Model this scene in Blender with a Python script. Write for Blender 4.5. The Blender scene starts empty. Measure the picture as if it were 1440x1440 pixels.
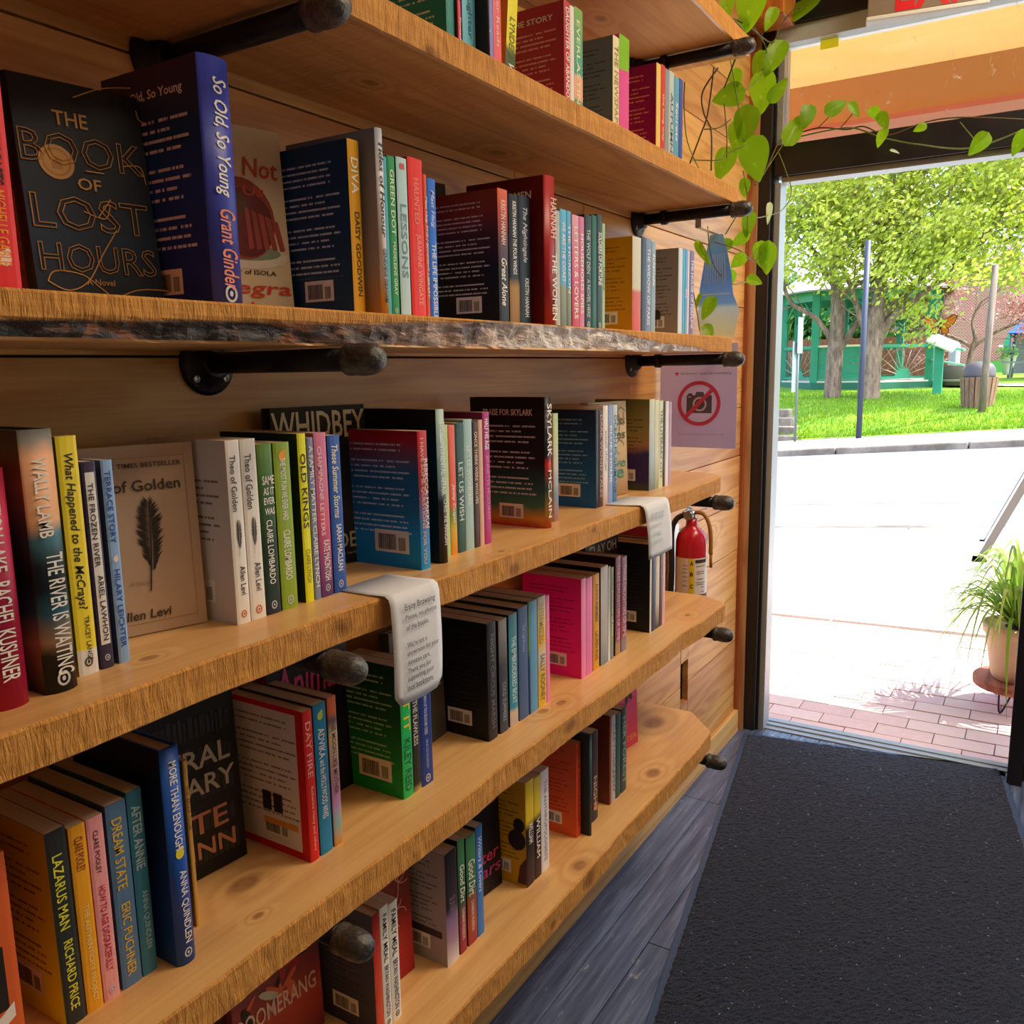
import bpy, bmesh, math, random
from mathutils import Vector, Matrix, noise as mn
D = bpy.data
SC = bpy.context.scene
COL = SC.collection
random.seed(7)

# ------------------------------------------------------------------ camera
cam_d = D.cameras.new('camera'); cam = D.objects.new('camera', cam_d); COL.objects.link(cam)
cam_d.sensor_width = 36.0; cam_d.sensor_fit = 'HORIZONTAL'
cam_d.lens = 1207.27 / 1440 * 36.0
cam_d.clip_start = 0.02; cam_d.clip_end = 300
_r = Vector((0.84981294, 0.52679806, -0.01737145))
_u = Vector((-0.07222329, 0.1490284, 0.98619183))
_f = Vector((-0.52211278, 0.83682396, -0.16469335))
M = Matrix.Identity(4)
for i in range(3):
    M[i][0] = _r[i]; M[i][1] = _u[i]; M[i][2] = -_f[i]
M[0][3], M[1][3], M[2][3] = 0.925, 0.0, 1.36
cam.matrix_world = M
SC.camera = cam

# ------------------------------------------------------------------ world, sun, exposure
SC.view_settings.view_transform = 'Standard'
SC.view_settings.look = 'None'
SC.view_settings.gamma = 1.0
SC.view_settings.use_curve_mapping = False
SC.view_settings.exposure = 0.22
w = D.worlds.new('sky'); SC.world = w; w.use_nodes = True
nt = w.node_tree; bgn = nt.nodes['Background']
sky = nt.nodes.new('ShaderNodeTexSky'); sky.sky_type = 'NISHITA'
sky.sun_disc = False; sky.sun_elevation = math.radians(54); sky.sun_rotation = math.radians(120)
sky.air_density = 1.0; sky.dust_density = 2.5; sky.altitude = 100
nt.links.new(sky.outputs[0], bgn.inputs[0]); bgn.inputs[1].default_value = 0.72
sd = D.lights.new('sun', 'SUN'); sd.energy = 10.0; sd.angle = 0.009; sd.color = (1.0, 0.95, 0.86)
so = D.objects.new('sun', sd); COL.objects.link(so); so.location = (6, 8, 12)
so.rotation_euler = Vector((-.60, -.38, -1.0)).to_track_quat('-Z', 'Y').to_euler()

def area(name, loc, sx, sy, power, color, direction):
    l = D.lights.new(name, 'AREA'); l.shape = 'RECTANGLE'; l.size = sx; l.size_y = sy
    l.energy = power; l.color = color
    o = D.objects.new(name, l); COL.objects.link(o); o.location = loc
    o.rotation_euler = Vector(direction).to_track_quat('-Z', 'Y').to_euler()
    return o
CEIL = 3.05
# unseen warm fill lights added under the ceiling (their housings are built with the room)
FILL_LAMPS = [(1.6, 0.9, 9), (1.5, 2.2, 42)]
for lx, ly, pw in FILL_LAMPS:
    area('ceiling_fill_light', (lx, ly, CEIL - .045), .55, 1.1, pw, (1.0, 0.80, 0.58), (0, 0, -1))
# portals that guide daylight sampling through the real openings
for loc, sx, sy in (((.5, 3.08, 1.2), .8, 2.4), ((2.2, 3.08, 1.35), 2.4, 1.9)):
    p = area('daylight_portal', loc, sx, sy, 1, (1, 1, 1), (0, -1, 0)); p.data.cycles.is_portal = True

# ------------------------------------------------------------------ helpers
def hexc(h, k=1.0):
    if isinstance(h, (tuple, list)): return (h[0], h[1], h[2], 1)
    v = [int(h[i:i+2], 16) / 255 for i in (0, 2, 4)]
    v = [(c / 12.92 if c <= .04045 else ((c + .055) / 1.055) ** 2.4) * k for c in v]
    return (v[0], v[1], v[2], 1)

def mix(n, l, fac, a, b, blend='MIX'):
    m = n.new('ShaderNodeMix'); m.data_type = 'RGBA'; m.blend_type = blend; m.clamp_result = False
    for sock, v in ((m.inputs[0], fac), (m.inputs[6], a), (m.inputs[7], b)):
        if hasattr(v, 'links'): l.new(v, sock)
        else: sock.default_value = v
    return m.outputs[2]
def mth(n, l, op, a, b=0.0, c=None, clamp=False):
    m = n.new('ShaderNodeMath'); m.operation = op; m.use_clamp = clamp
    for i, v in enumerate((a, b) if c is None else (a, b, c)):
        if hasattr(v, 'links'): l.new(v, m.inputs[i])
        else: m.inputs[i].default_value = v
    return m.outputs[0]
def mapr(n, l, v, a, b, c=0.0, d=1.0):
    m = n.new('ShaderNodeMapRange')
    l.new(v, m.inputs[0])
    for i, x in zip((1, 2, 3, 4), (a, b, c, d)): m.inputs[i].default_value = x
    return m.outputs[0]
def vscale(n, l, v, s, loc=(0, 0, 0)):
    m = n.new('ShaderNodeMapping'); l.new(v, m.inputs[0])
    m.inputs['Scale'].default_value = s; m.inputs['Location'].default_value = loc
    return m.outputs[0]
def noise_t(n, l, v, scale, detail=2.0, rough=.5, dist=0.0):
    t = n.new('ShaderNodeTexNoise'); l.new(v, t.inputs['Vector'])
    t.inputs['Scale'].default_value = scale; t.inputs['Detail'].default_value = detail
    t.inputs['Roughness'].default_value = rough; t.inputs['Distortion'].default_value = dist
    return t.outputs[0]
def newmat(name):
    m = D.materials.new(name); m.use_nodes = True
    return m, m.node_tree.nodes, m.node_tree.links, m.node_tree.nodes['Principled BSDF']
def bump(n, l, h, p, strength, dist):
    b = n.new('ShaderNodeBump'); b.inputs['Strength'].default_value = strength; b.inputs['Distance'].default_value = dist
    l.new(h, b.inputs['Height']); l.new(b.outputs[0], p.inputs['Normal'])

_flat = {}
def flat(col, rough=.5, metal=0.0, var=0.0, spec=.5, bumpy=0.0, bscale=60):
    key = (str(col), rough, metal, var, spec, bumpy, bscale)
    if key in _flat: return _flat[key]
    m, n, l, p = newmat('plain_%s' % (col if isinstance(col, str) else 'rgb'))
    p.inputs['Base Color'].default_value = hexc(col)
    p.inputs['Roughness'].default_value = rough; p.inputs['Metallic'].default_value = metal
    p.inputs['Specular IOR Level'].default_value = spec
    if var or bumpy:
        tc = n.new('ShaderNodeTexCoord')
        ns = noise_t(n, l, tc.outputs['Object'], bscale, 4, .6)
        if var:
            c = hexc(col)
            lo = (c[0]*(1-var), c[1]*(1-var), c[2]*(1-var), 1); hi = (min(1, c[0]*(1+var)), min(1, c[1]*(1+var)), min(1, c[2]*(1+var)), 1)
            l.new(mix(n, l, mapr(n, l, ns, .3, .7), lo, hi), p.inputs['Base Color'])
        if bumpy: bump(n, l, ns, p, bumpy, .004)
    _flat[key] = m
    return m

class MB:
    def __init__(s): s.v = []; s.f = []; s.m = []; s.sm = []
    def add(s, vs, fs, mi=0, smooth=False):
        o = len(s.v); s.v += [tuple(x) for x in vs]
        for f in fs: s.f.append(tuple(i + o for i in f)); s.m.append(mi); s.sm.append(smooth)
        return s
    def box(s, x0, x1, y0, y1, z0, z1, mi=0, T=None):
        vs = [(x, y, z) for z in (z0, z1) for x, y in ((x0, y0), (x1, y0), (x1, y1), (x0, y1))]
        if T: vs = [T @ Vector(v) for v in vs]
        return s.add(vs, [(3, 2, 1, 0), (4, 5, 6, 7), (0, 1, 5, 4), (1, 2, 6, 5), (2, 3, 7, 6), (3, 0, 4, 7)], mi)
    def ring_loft(s, rings, mi=0, smooth=True, cap=True, closed=True):
        o = len(s.v); k = len(rings[0])
        for r in rings: s.v += [tuple(p) for p in r]
        for a in range(len(rings) - 1):
            for i in range(k if closed else k - 1):
                j = (i + 1) % k
                s.f.append((o+a*k+i, o+a*k+j, o+(a+1)*k+j, o+(a+1)*k+i)); s.m.append(mi); s.sm.append(smooth)
        if cap:
            s.f.append(tuple(o + i for i in reversed(range(k)))); s.m.append(mi); s.sm.append(False)
            s.f.append(tuple(o + (len(rings)-1)*k + i for i in range(k))); s.m.append(mi); s.sm.append(False)
        return s
    def tube(s, pts, rad, seg=8, mi=0, cap=True):
        pts = [Vector(p) for p in pts]
        rad = rad if isinstance(rad, (list, tuple)) else [rad] * len(pts)
        rings = []; ref = None
        for i, p in enumerate(pts):
            t = (pts[min(i+1, len(pts)-1)] - pts[max(i-1, 0)]).normalized()
            if ref is None: ref = t.orthogonal().normalized()
            a = (ref - t * ref.dot(t))
            a = a.normalized() if a.length > 1e-6 else t.orthogonal().normalized()
            ref = a; b = t.cross(a)
            rings.append([p + (a * math.cos(q) + b * math.sin(q)) * rad[i] for q in (2*math.pi*j/seg for j in range(seg))])
        return s.ring_loft(rings, mi, True, cap)
    def lathe(s, prof, c=(0, 0, 0), axis='Z', seg=20, mi=0, cap=True):
        rings = []
        for r, h in prof:
            ring = []
            for j in range(seg):
                a = 2*math.pi*j/seg; u, v = r*math.cos(a), r*math.sin(a)
                p = (u, v, h) if axis == 'Z' else ((h, u, v) if axis == 'X' else (v, h, u))
                ring.append((c[0]+p[0], c[1]+p[1], c[2]+p[2]))
            rings.append(ring)
        return s.ring_loft(rings, mi, True, cap)
    def build(s, name, mats, parent=None, bevel=0.0):
        me = D.meshes.new(name); me.from_pydata(s.v, [], s.f)
        for m in (mats if isinstance(mats, (list, tuple)) else [mats]): me.materials.append(m)
        me.polygons.foreach_set('material_index', s.m); me.polygons.foreach_set('use_smooth', s.sm)
        me.update()
        o = D.objects.new(name, me); COL.objects.link(o)
        if parent: o.parent = parent
        if bevel:
            b = o.modifiers.new('bevel', 'BEVEL'); b.width = bevel; b.segments = 2; b.limit_method = 'ANGLE'
        return o
def smooth_pts(pts, n=6):
    pts = [Vector(p) for p in pts]; out = []
    for i in range(len(pts) - 1):
        p0 = pts[max(i-1, 0)]; p1 = pts[i]; p2 = pts[i+1]; p3 = pts[min(i+2, len(pts)-1)]
        for k in range(n):
            t = k / n
            out.append(.5*((2*p1)+(p2-p0)*t+(2*p0-5*p1+4*p2-p3)*t*t+(3*p1-p0-3*p2+p3)*t**3))
    return out + [pts[-1]]
def thing(name, label, cat, loc=(0, 0, 0), rot=(0, 0, 0), group=None):
    o = D.objects.new(name, None); COL.objects.link(o); o.location = loc; o.rotation_euler = rot
    o.empty_display_size = .05
    o['label'] = label; o['category'] = cat
    if group: o['group'] = group
    return o
def tag(o, label, cat, group=None, kind=None):
    o['label'] = label; o['category'] = cat
    if group: o['group'] = group
    if kind: o['kind'] = kind
    return o
def structure(name, loc=(0, 0, 0)):
    o = D.objects.new(name, None); COL.objects.link(o); o.location = loc; o['kind'] = 'structure'
    return o

# ------------------------------------------------------------------ lettering
_txt = {}
def text_mesh(s, bold=.012, shear=0.0, outline=False):
    key = (s, bold, shear, outline)
    if key in _txt: return _txt[key]
    cu = D.curves.new('lettering', 'FONT'); cu.body = s; cu.resolution_u = 2; cu.offset = bold; cu.shear = shear
    cu.space_line = 1.05
    if outline: cu.fill_mode = 'NONE'; cu.bevel_depth = .012; cu.bevel_resolution = 0
    ob = D.objects.new('lettering', cu); COL.objects.link(ob)
    dg = bpy.context.evaluated_depsgraph_get()
    me = D.meshes.new_from_object(ob.evaluated_get(dg)); me.name = 'lettering'
    D.objects.remove(ob); D.curves.remove(cu)
    if not me.vertices: _txt[key] = (None, 1); return _txt[key]
    xs = [v.co.x for v in me.vertices]; ys = [v.co.y for v in me.vertices]
    x0, x1, y0, y1 = min(xs), max(xs), min(ys), max(ys)
    W, H = max(x1-x0, 1e-4), max(y1-y0, 1e-4)
    for v in me.vertices: v.co = Vector(((v.co.x-x0)/W, (v.co.y-y0)/H, v.co.z / .72))
    me.materials.clear(); me.materials.append(None)
    _txt[key] = (me, W/H)
    return _txt[key]
def text(parent, s, origin, xd, yd, w, h, mat, bold=.012, shear=0.0, name='lettering', outline=False):
    me, r = text_mesh(s, bold, shear, outline)
    if not me: return None
    o = D.objects.new(name, me); COL.objects.link(o); o.parent = parent
    xd = Vector(xd).normalized(); yd = Vector(yd).normalized(); nd = xd.cross(yd)
    m4 = Matrix.Identity(4)
    for i in range(3): m4[i][0] = xd[i]*w; m4[i][1] = yd[i]*h; m4[i][2] = nd[i]*h; m4[i][3] = origin[i]
    o.matrix_local = m4
    o.material_slots[0].link = 'OBJECT'; o.material_slots[0].material = mat
    return o
def ink(col, rough=.5): return flat(col, rough)
def decal(parent, name, polys, mats, origin, xd, yd, off=.0006):
    """flat printed shapes; polys = [(matindex, [(u,v)..])] in metres on the plane origin,xd,yd"""
    xd = Vector(xd).normalized(); yd = Vector(yd).normalized(); nd = xd.cross(yd); O = Vector(origin)
    mb = MB()
    for k, (mi, ps) in enumerate(polys):
        pts = [O + xd*u + yd*v + nd*(off + .000008*k) for u, v in ps]
        mb.add(pts, [tuple(range(len(pts)))], mi)
    return mb.build(name, mats, parent)
def ell(cx, cy, rx, ry, n=20, a0=0.0, a1=2*math.pi, rot=0.0):
    out = []
    for i in range(n):
        a = a0 + (a1-a0)*i/(n if abs(a1-a0-2*math.pi) < 1e-6 else n-1)
        x, y = rx*math.cos(a), ry*math.sin(a)
        out.append((cx + x*math.cos(rot) - y*math.sin(rot), cy + x*math.sin(rot) + y*math.cos(rot)))
    return out
def stroke(pts, w):
    """quads along a polyline"""
    out = []
    for (x0, y0), (x1, y1) in zip(pts, pts[1:]):
        dx, dy = x1-x0, y1-y0; L = math.hypot(dx, dy) or 1; nx, ny = -dy/L*w/2, dx/L*w/2
        out.append([(x0+nx, y0+ny), (x0-nx, y0-ny), (x1-nx, y1-ny), (x1+nx, y1+ny)])
    return out

# ------------------------------------------------------------------ wood
def wood(name, light, dark, knotc='4a2312', axis='Y', gs=1.0, rough=.45, knots=(), knot_auto=True, saw=0.0, contrast=.55, hue_var=.0, coat=0.0, red=None):
    m, n, l, p = newmat(name)
    tc = n.new('ShaderNodeTexCoord'); oi = n.new('ShaderNodeObjectInfo')
    ofs = n.new('ShaderNodeVectorMath'); ofs.operation = 'SCALE'; ofs.inputs[0].default_value = (7.3, 3.1, 5.7)
    l.new(oi.outputs['Random'], ofs.inputs['Scale'])
    ad = n.new('ShaderNodeVectorMath'); l.new(tc.outputs['Object'], ad.inputs[0]); l.new(ofs.outputs[0], ad.inputs[1])
    v = ad.outputs[0]
    A = lambda a, b: (b, a, b) if axis == 'Y' else ((b, b, a) if axis == 'Z' else (a, b, b))
    kmask = None; pull = None
    if knot_auto:
        vo = n.new('ShaderNodeTexVoronoi'); vo.inputs['Scale'].default_value = 1.0; vo.inputs['Randomness'].default_value = .9
        l.new(vscale(n, l, v, A(1.9*gs, 4.4*gs)), vo.inputs['Vector'])
        d = vo.outputs['Distance']
        k = mapr(n, l, d, .05, .085, 1, 0); ringz = mapr(n, l, d, .05, .34, 1, 0)
        kmask = k; pull = mth(n, l, 'POWER', ringz, 2.2)
    for (kx, ky, kz, kr) in knots:
        sb = n.new('ShaderNodeVectorMath'); sb.operation = 'SUBTRACT'; l.new(tc.outputs['Object'], sb.inputs[0]); sb.inputs[1].default_value = (kx, ky, kz)
        ln = n.new('ShaderNodeVectorMath'); ln.operation = 'LENGTH'; l.new(vscale(n, l, sb.outputs[0], A(.62, 1.0)), ln.inputs[0])
        k = mapr(n, l, ln.outputs['Value'], kr*.45, kr*.95, 1, 0)
        ringz = mth(n, l, 'POWER', mapr(n, l, ln.outputs['Value'], kr*.6, kr*3.6, .8, 0), 1.8)
        kmask = k if kmask is None else mth(n, l, 'MAXIMUM', kmask, k)
        pull = ringz if pull is None else mth(n, l, 'MAXIMUM', pull, ringz)
    g = noise_t(n, l, vscale(n, l, v, A(.75*gs, 9*gs)), 1.0, 2, .45, .35)
    if pull is not None: g = mth(n, l, 'MULTIPLY_ADD', pull, .42, g)
    rings = mth(n, l, 'SINE', mth(n, l, 'MULTIPLY', g, 46.0))
    rings = mapr(n, l, rings, -1, 1)
    rings = mth(n, l, 'POWER', rings, 1.6)
    fine = noise_t(n, l, vscale(n, l, v, A(5*gs, 190*gs)), 1.0, 3, .6)
    big = noise_t(n, l, vscale(n, l, v, A(1.2, 3)), 1.0, 2)
    f = mth(n, l, 'ADD', mth(n, l, 'MULTIPLY', rings, contrast), mth(n, l, 'MULTIPLY', mapr(n, l, fine, .35, .7), .35), clamp=True)
    c = mix(n, l, f, hexc(light), hexc(dark))
    if red: c = mix(n, l, mapr(n, l, big, .52, .75, 0, .45), c, hexc(red))
    if hue_var:
        hs = n.new('ShaderNodeHueSaturation'); l.new(c, hs.inputs['Color'])
        l.new(mapr(n, l, oi.outputs['Random'], 0, 1, .5-hue_var*.008, .5+hue_var*.008), hs.inputs['Hue'])
        r2 = mth(n, l, 'FRACT', mth(n, l, 'MULTIPLY', oi.outputs['Random'], 17.3))
        l.new(mapr(n, l, r2, 0, 1, 1-hue_var*.22, 1+hue_var*.12), hs.inputs['Value'])
        c = hs.outputs[0]
    if kmask is not None:
        kd = noise_t(n, l, vscale(n, l, v, (60, 60, 60)), 1.0, 2)
        kc = mix(n, l, mapr(n, l, kd, .35, .65), hexc(knotc), hexc(dark, .55))
        c = mix(n, l, mth(n, l, 'MULTIPLY', kmask, .72), c, kc)
        halo = mth(n, l, 'MULTIPLY', pull, .12)
        c = mix(n, l, halo, c, hexc(dark, .7))
    l.new(c, p.inputs['Base Color'])
    p.inputs['Roughness'].default_value = rough; p.inputs['Specular IOR Level'].default_value = .35
    if coat: p.inputs['Coat Weight'].default_value = coat; p.inputs['Coat Roughness'].default_value = .25
    if saw:
        stk = noise_t(n, l, vscale(n, l, tc.outputs['Object'], (12, 130, 16)), 1.0, 4, .7, .5)
        stc = p.inputs['Base Color'].links[0].from_socket
        l.new(mix(n, l, mapr(n, l, stk, .40, .62, 0, .32 if saw > .9 else .15), stc, hexc('7c4a1c'), 'MIX'), p.inputs['Base Color'])
        s1 = noise_t(n, l, vscale(n, l, tc.outputs['Object'], (35, 240, 45)), 1.0, 3, .65, .4)
        s2 = noise_t(n, l, vscale(n, l, tc.outputs['Object'], (20, 60, 12)), 1.0, 3, .6)
        bump(n, l, mth(n, l, 'ADD', s1, mth(n, l, 'MULTIPLY', s2, .7)), p, saw*.7, .005)
    else: bump(n, l, mth(n, l, 'ADD', fine, mth(n, l, 'MULTIPLY', rings, .5)), p, .12, .0015)
    return m

# ------------------------------------------------------------------ room shell
plank_wood = wood('pine_plank', 'e4ae64', 'b87638', '5a2a18', hue_var=1.0, rough=.42, red='cf8c5c', contrast=.5)
plank_dark = flat('1c120c', .9)
JOINTS = [.0, .183, .354, .526, .697, .868, 1.04, 1.211, 1.382, 1.554, 1.725, 1.897, 2.068, 2.24, 2.411, 2.583, 2.754, 2.926, 3.05]
wl = structure('wall_left')
MB().box(-.12, -.022, -2.6, 3.06, 0, 3.1).build('wall_backing', plank_dark, wl)
for k in range(len(JOINTS)-1):
    z0, z1 = JOINTS[k] + .0014, JOINTS[k+1] - .0014
    rr = random.Random(k * 5 + 1)
    cuts = [-2.6, -1.4 + rr.uniform(-.4, .4), .15 + rr.uniform(-.5, .3), 1.75 + rr.uniform(-.35, .35), 3.05]
    segs = list(zip(cuts, cuts[1:]))
    if k in (1, 2):      # the cut-out for an outlet that spans two boards
        segs = segs[:-1] + [(segs[-1][0], 2.472), (2.536, 3.05)]
        lo, hi = (z0, .292) if k == 1 else (.432, z1)
        MB().box(-.02, 0, 2.4735, 2.5345, lo, hi).build('plank', plank_wood, wl)
    for a, b_ in segs:
        dx = rr.uniform(-.0012, .0008)
        MB().box(-.02, dx, a + .0008, b_ - .0008, z0, z1).build('plank', plank_wood, wl, .0012)

bb = structure('baseboard_left')
MB().box(0.001, .019, -2.6, 3.03, 0, .084).build('board', wood('base_pine', 'e8bd74', 'c48c48', rough=.4), bb, .002)

floor_wood = None
m, n, l, p = newmat('painted_floor'); floor_wood = m
tc = n.new('ShaderNodeTexCoord'); oi = n.new('ShaderNodeObjectInfo')
ge = n.new('ShaderNodeNewGeometry')
gr = noise_t(n, l, vscale(n, l, ge.outputs['Position'], (60, 3, 60)), 1, 4, .6, .3)
wr = noise_t(n, l, vscale(n, l, ge.outputs['Position'], (22, 9, 10)), 1, 5, .72, .8)
c = mix(n, l, mapr(n, l, gr, .3, .7), hexc('3c4a66'), hexc('7686aa'))
c = mix(n, l, mapr(n, l, oi.outputs['Random'], 0, 1, 0, .3), c, hexc('4a444c'))
c = mix(n, l, mapr(n, l, wr, .62, .72), c, hexc('b9c0c8'))
l.new(c, p.inputs['Base Color']); l.new(mapr(n, l, gr, .2, .8, .16, .34), p.inputs['Roughness'])
bump(n, l, gr, p, .25, .001)
fl = structure('floor')
MB().box(-.1, 3.7, -2.6, 3.2, -.12, -.012).build('subfloor', flat('16171b', .9), fl)
x = .003; k = 0
while x < 3.6:
    rr = random.Random(k*3+2); x1 = x + .1
    cuts = [-2.6, -1.3 + rr.uniform(-.5, .5), .6 + rr.uniform(-.6, .6), 2.46 if k in (0, 1) else 2.1 + rr.uniform(-.5, .6), 3.1]
    for a, b_ in zip(cuts, cuts[1:]):
        MB().box(x + .0009, x1 - .0009, a + .0007, b_ - .0007, -.012, rr.uniform(-.0006, 0)).build('plank', floor_wood, fl, .0016)
    x = x1; k += 1

plaster = flat('cdb894', .85, bumpy=.1)
ceil_m = flat('c9b79c', .9)
ce = structure('ceiling'); MB().box(-.12, 3.7, -2.7, 3.2, CEIL, CEIL+.1).build('ceiling_slab', ceil_m, ce)
wb = structure('wall_back'); MB().box(-.12, 3.7, -2.7, -2.6, 0, CEIL).build('wall_panel', plaster, wb)
wr_ = structure('wall_right'); MB().box(3.6, 3.7, -2.6, 3.2, 0, CEIL).build('wall_panel', plaster, wr_)
for lx, ly, pw in FILL_LAMPS:
    t = thing('ceiling_fill_panel', 'unseen flat ceiling panel added for fill light, ' + ('nearer the door' if ly > 1 else 'farther from the door'), 'lamp', (lx, ly, CEIL), group='added ceiling fill panels')
    MB().box(-.3, .3, -.58, .58, -.04, 0).build('housing', flat('e8e6e0', .5), t)  # housing for the added fill light, out of view

# ---- door side wall, frame and glazing
black = flat('1b181c', .38, var=.15, bscale=9); alu = flat('9ea6aa', .4, .35); brownwood = wood('trim_redwood', 'b3643a', '7c3b20', axis='Z', knot_auto=False, rough=.4)
tanwood = wood('trim_tan', 'd3a06c', 'a8744a', axis='Z', knot_auto=False, rough=.45)
glass, n, l, p = newmat('window_glass')
tr = n.new('ShaderNodeBsdfTransparent'); gl = n.new('ShaderNodeBsdfGlossy'); gl.inputs['Roughness'].default_value = .02
fr = n.new('ShaderNodeFresnel'); fr.inputs[0].default_value = 1.45
df = n.new('ShaderNodeBsdfDiffuse'); df.inputs[0].default_value = (.9, .85, .75, 1)
tc = n.new('ShaderNodeTexCoord')
sp = noise_t(n, l, vscale(n, l, tc.outputs['Object'], (26, 10, 14)), 1, 5, .75, 1.2)
ms = n.new('ShaderNodeMixShader'); l.new(mapr(n, l, sp, .62, .72, .0, .45), ms.inputs[0]); l.new(tr.outputs[0], ms.inputs[1]); l.new(df.outputs[0], ms.inputs[2])
ms2 = n.new('ShaderNodeMixShader'); l.new(mth(n, l, 'MULTIPLY', fr.outputs[0], .8), ms2.inputs[0]); l.new(ms.outputs[0], ms2.inputs[1]); l.new(gl.outputs[0], ms2.inputs[2])
l.new(ms2.outputs[0], n['Material Output'].inputs[0])

wf = structure('wall_front')
MB().box(-.12, .0, 3.06, 3.2, 0, CEIL).box(0, 3.6, 3.12, 3.2, 2.5, CEIL).box(.93, 3.6, 3.12, 3.2, 0, .42).box(3.42, 3.6, 3.12, 3.2, .42, 2.5).box(.93, 1.0, 3.12, 3.2, .42, 2.5).build('wall_panel', black, wf)
df_ = structure('door_1')
MB().box(.030, .072, 3.06, 3.14, 0, 2.5).build('jamb', black, df_, .003)
MB().box(.072, .0785, 3.075, 3.14, 0, 2.5).build('jamb_stop', flat('0d0c0e', .5), df_)
MB().box(.0785, .099, 3.085, 3.16, 0, 1.967).build('side_strip', alu, df_, .001)
MB().box(.0785, .099, 3.085, 3.16, 2.085, 2.41).build('side_strip', alu, df_, .001)
MB().box(.078, .93, 3.07, 3.15, 1.985, 2.085).build('head_bar', black, df_, .003)
MB().box(.099, .897, 3.09, 3.16, 1.967, 1.985).build('head_strip', alu, df_, .001)
MB().box(.03, .96, 3.07, 3.15, 2.40, 2.452).build('top_strip', flat('ccd6d6', .4), df_, .002)
MB().box(.03, 3.6, 3.05, 3.12, 2.452, 2.62).box(.03, 3.6, 3.04, 3.1, 2.634, CEIL).build('header', black, df_)
MB().box(.03, 3.6, 3.045, 3.1, 2.62, 2.628).build('header_bead', alu, df_)
MB().box(.897, .94, 3.05, 3.16, 0, 2.5).build('jamb', black, df_, .003)
MB().box(.072, .91, 3.10, 3.21, -.012, .004).box(.072, .91, 3.13, 3.15, .004, .009).box(.072, .91, 3.17, 3.185, .004, .008).build('threshold', alu, df_, .001)
wt = structure('window_1')
MB().box(.099, .897, 3.118, 3.124, 2.085, 2.40).build('pane', glass, wt)
ws = structure('window_2')
MB().box(1.0, 3.42, 3.12, 3.16, .42, .47).box(1.0, 3.42, 3.12, 3.16, 2.45, 2.5).box(1.0, 1.05, 3.12, 3.16, .47, 2.45).box(2.19, 2.24, 3.12, 3.16, .47, 2.45).box(3.37, 3.42, 3.12, 3.16, .47, 2.45).build('window_frame', black, ws)
for a, b_ in ((1.05, 2.19), (2.24, 3.37)):
    MB().box(a, b_, 3.14, 3.146, .47, 2.45).build('pane', glass, ws)
t1 = structure('trim_1')
MB().box(.0, .012, 3.03, 3.06, 0, 2.44).build('board', brownwood, t1)
MB().box(.012, .03, 3.045, 3.07, 0, 2.44).build('board', tanwood, t1)
bl = tag(MB().box(.0, .14, 2.9, 3.04, 2.435, 3.04).build('wooden_beam_end', wood('beam_orange', 'd9893c', 'a85f24', axis='Z', knot_auto=False, rough=.35), None, .004),
    'orange-lit wooden box beam in the top corner above the door frame', 'beam')

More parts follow.
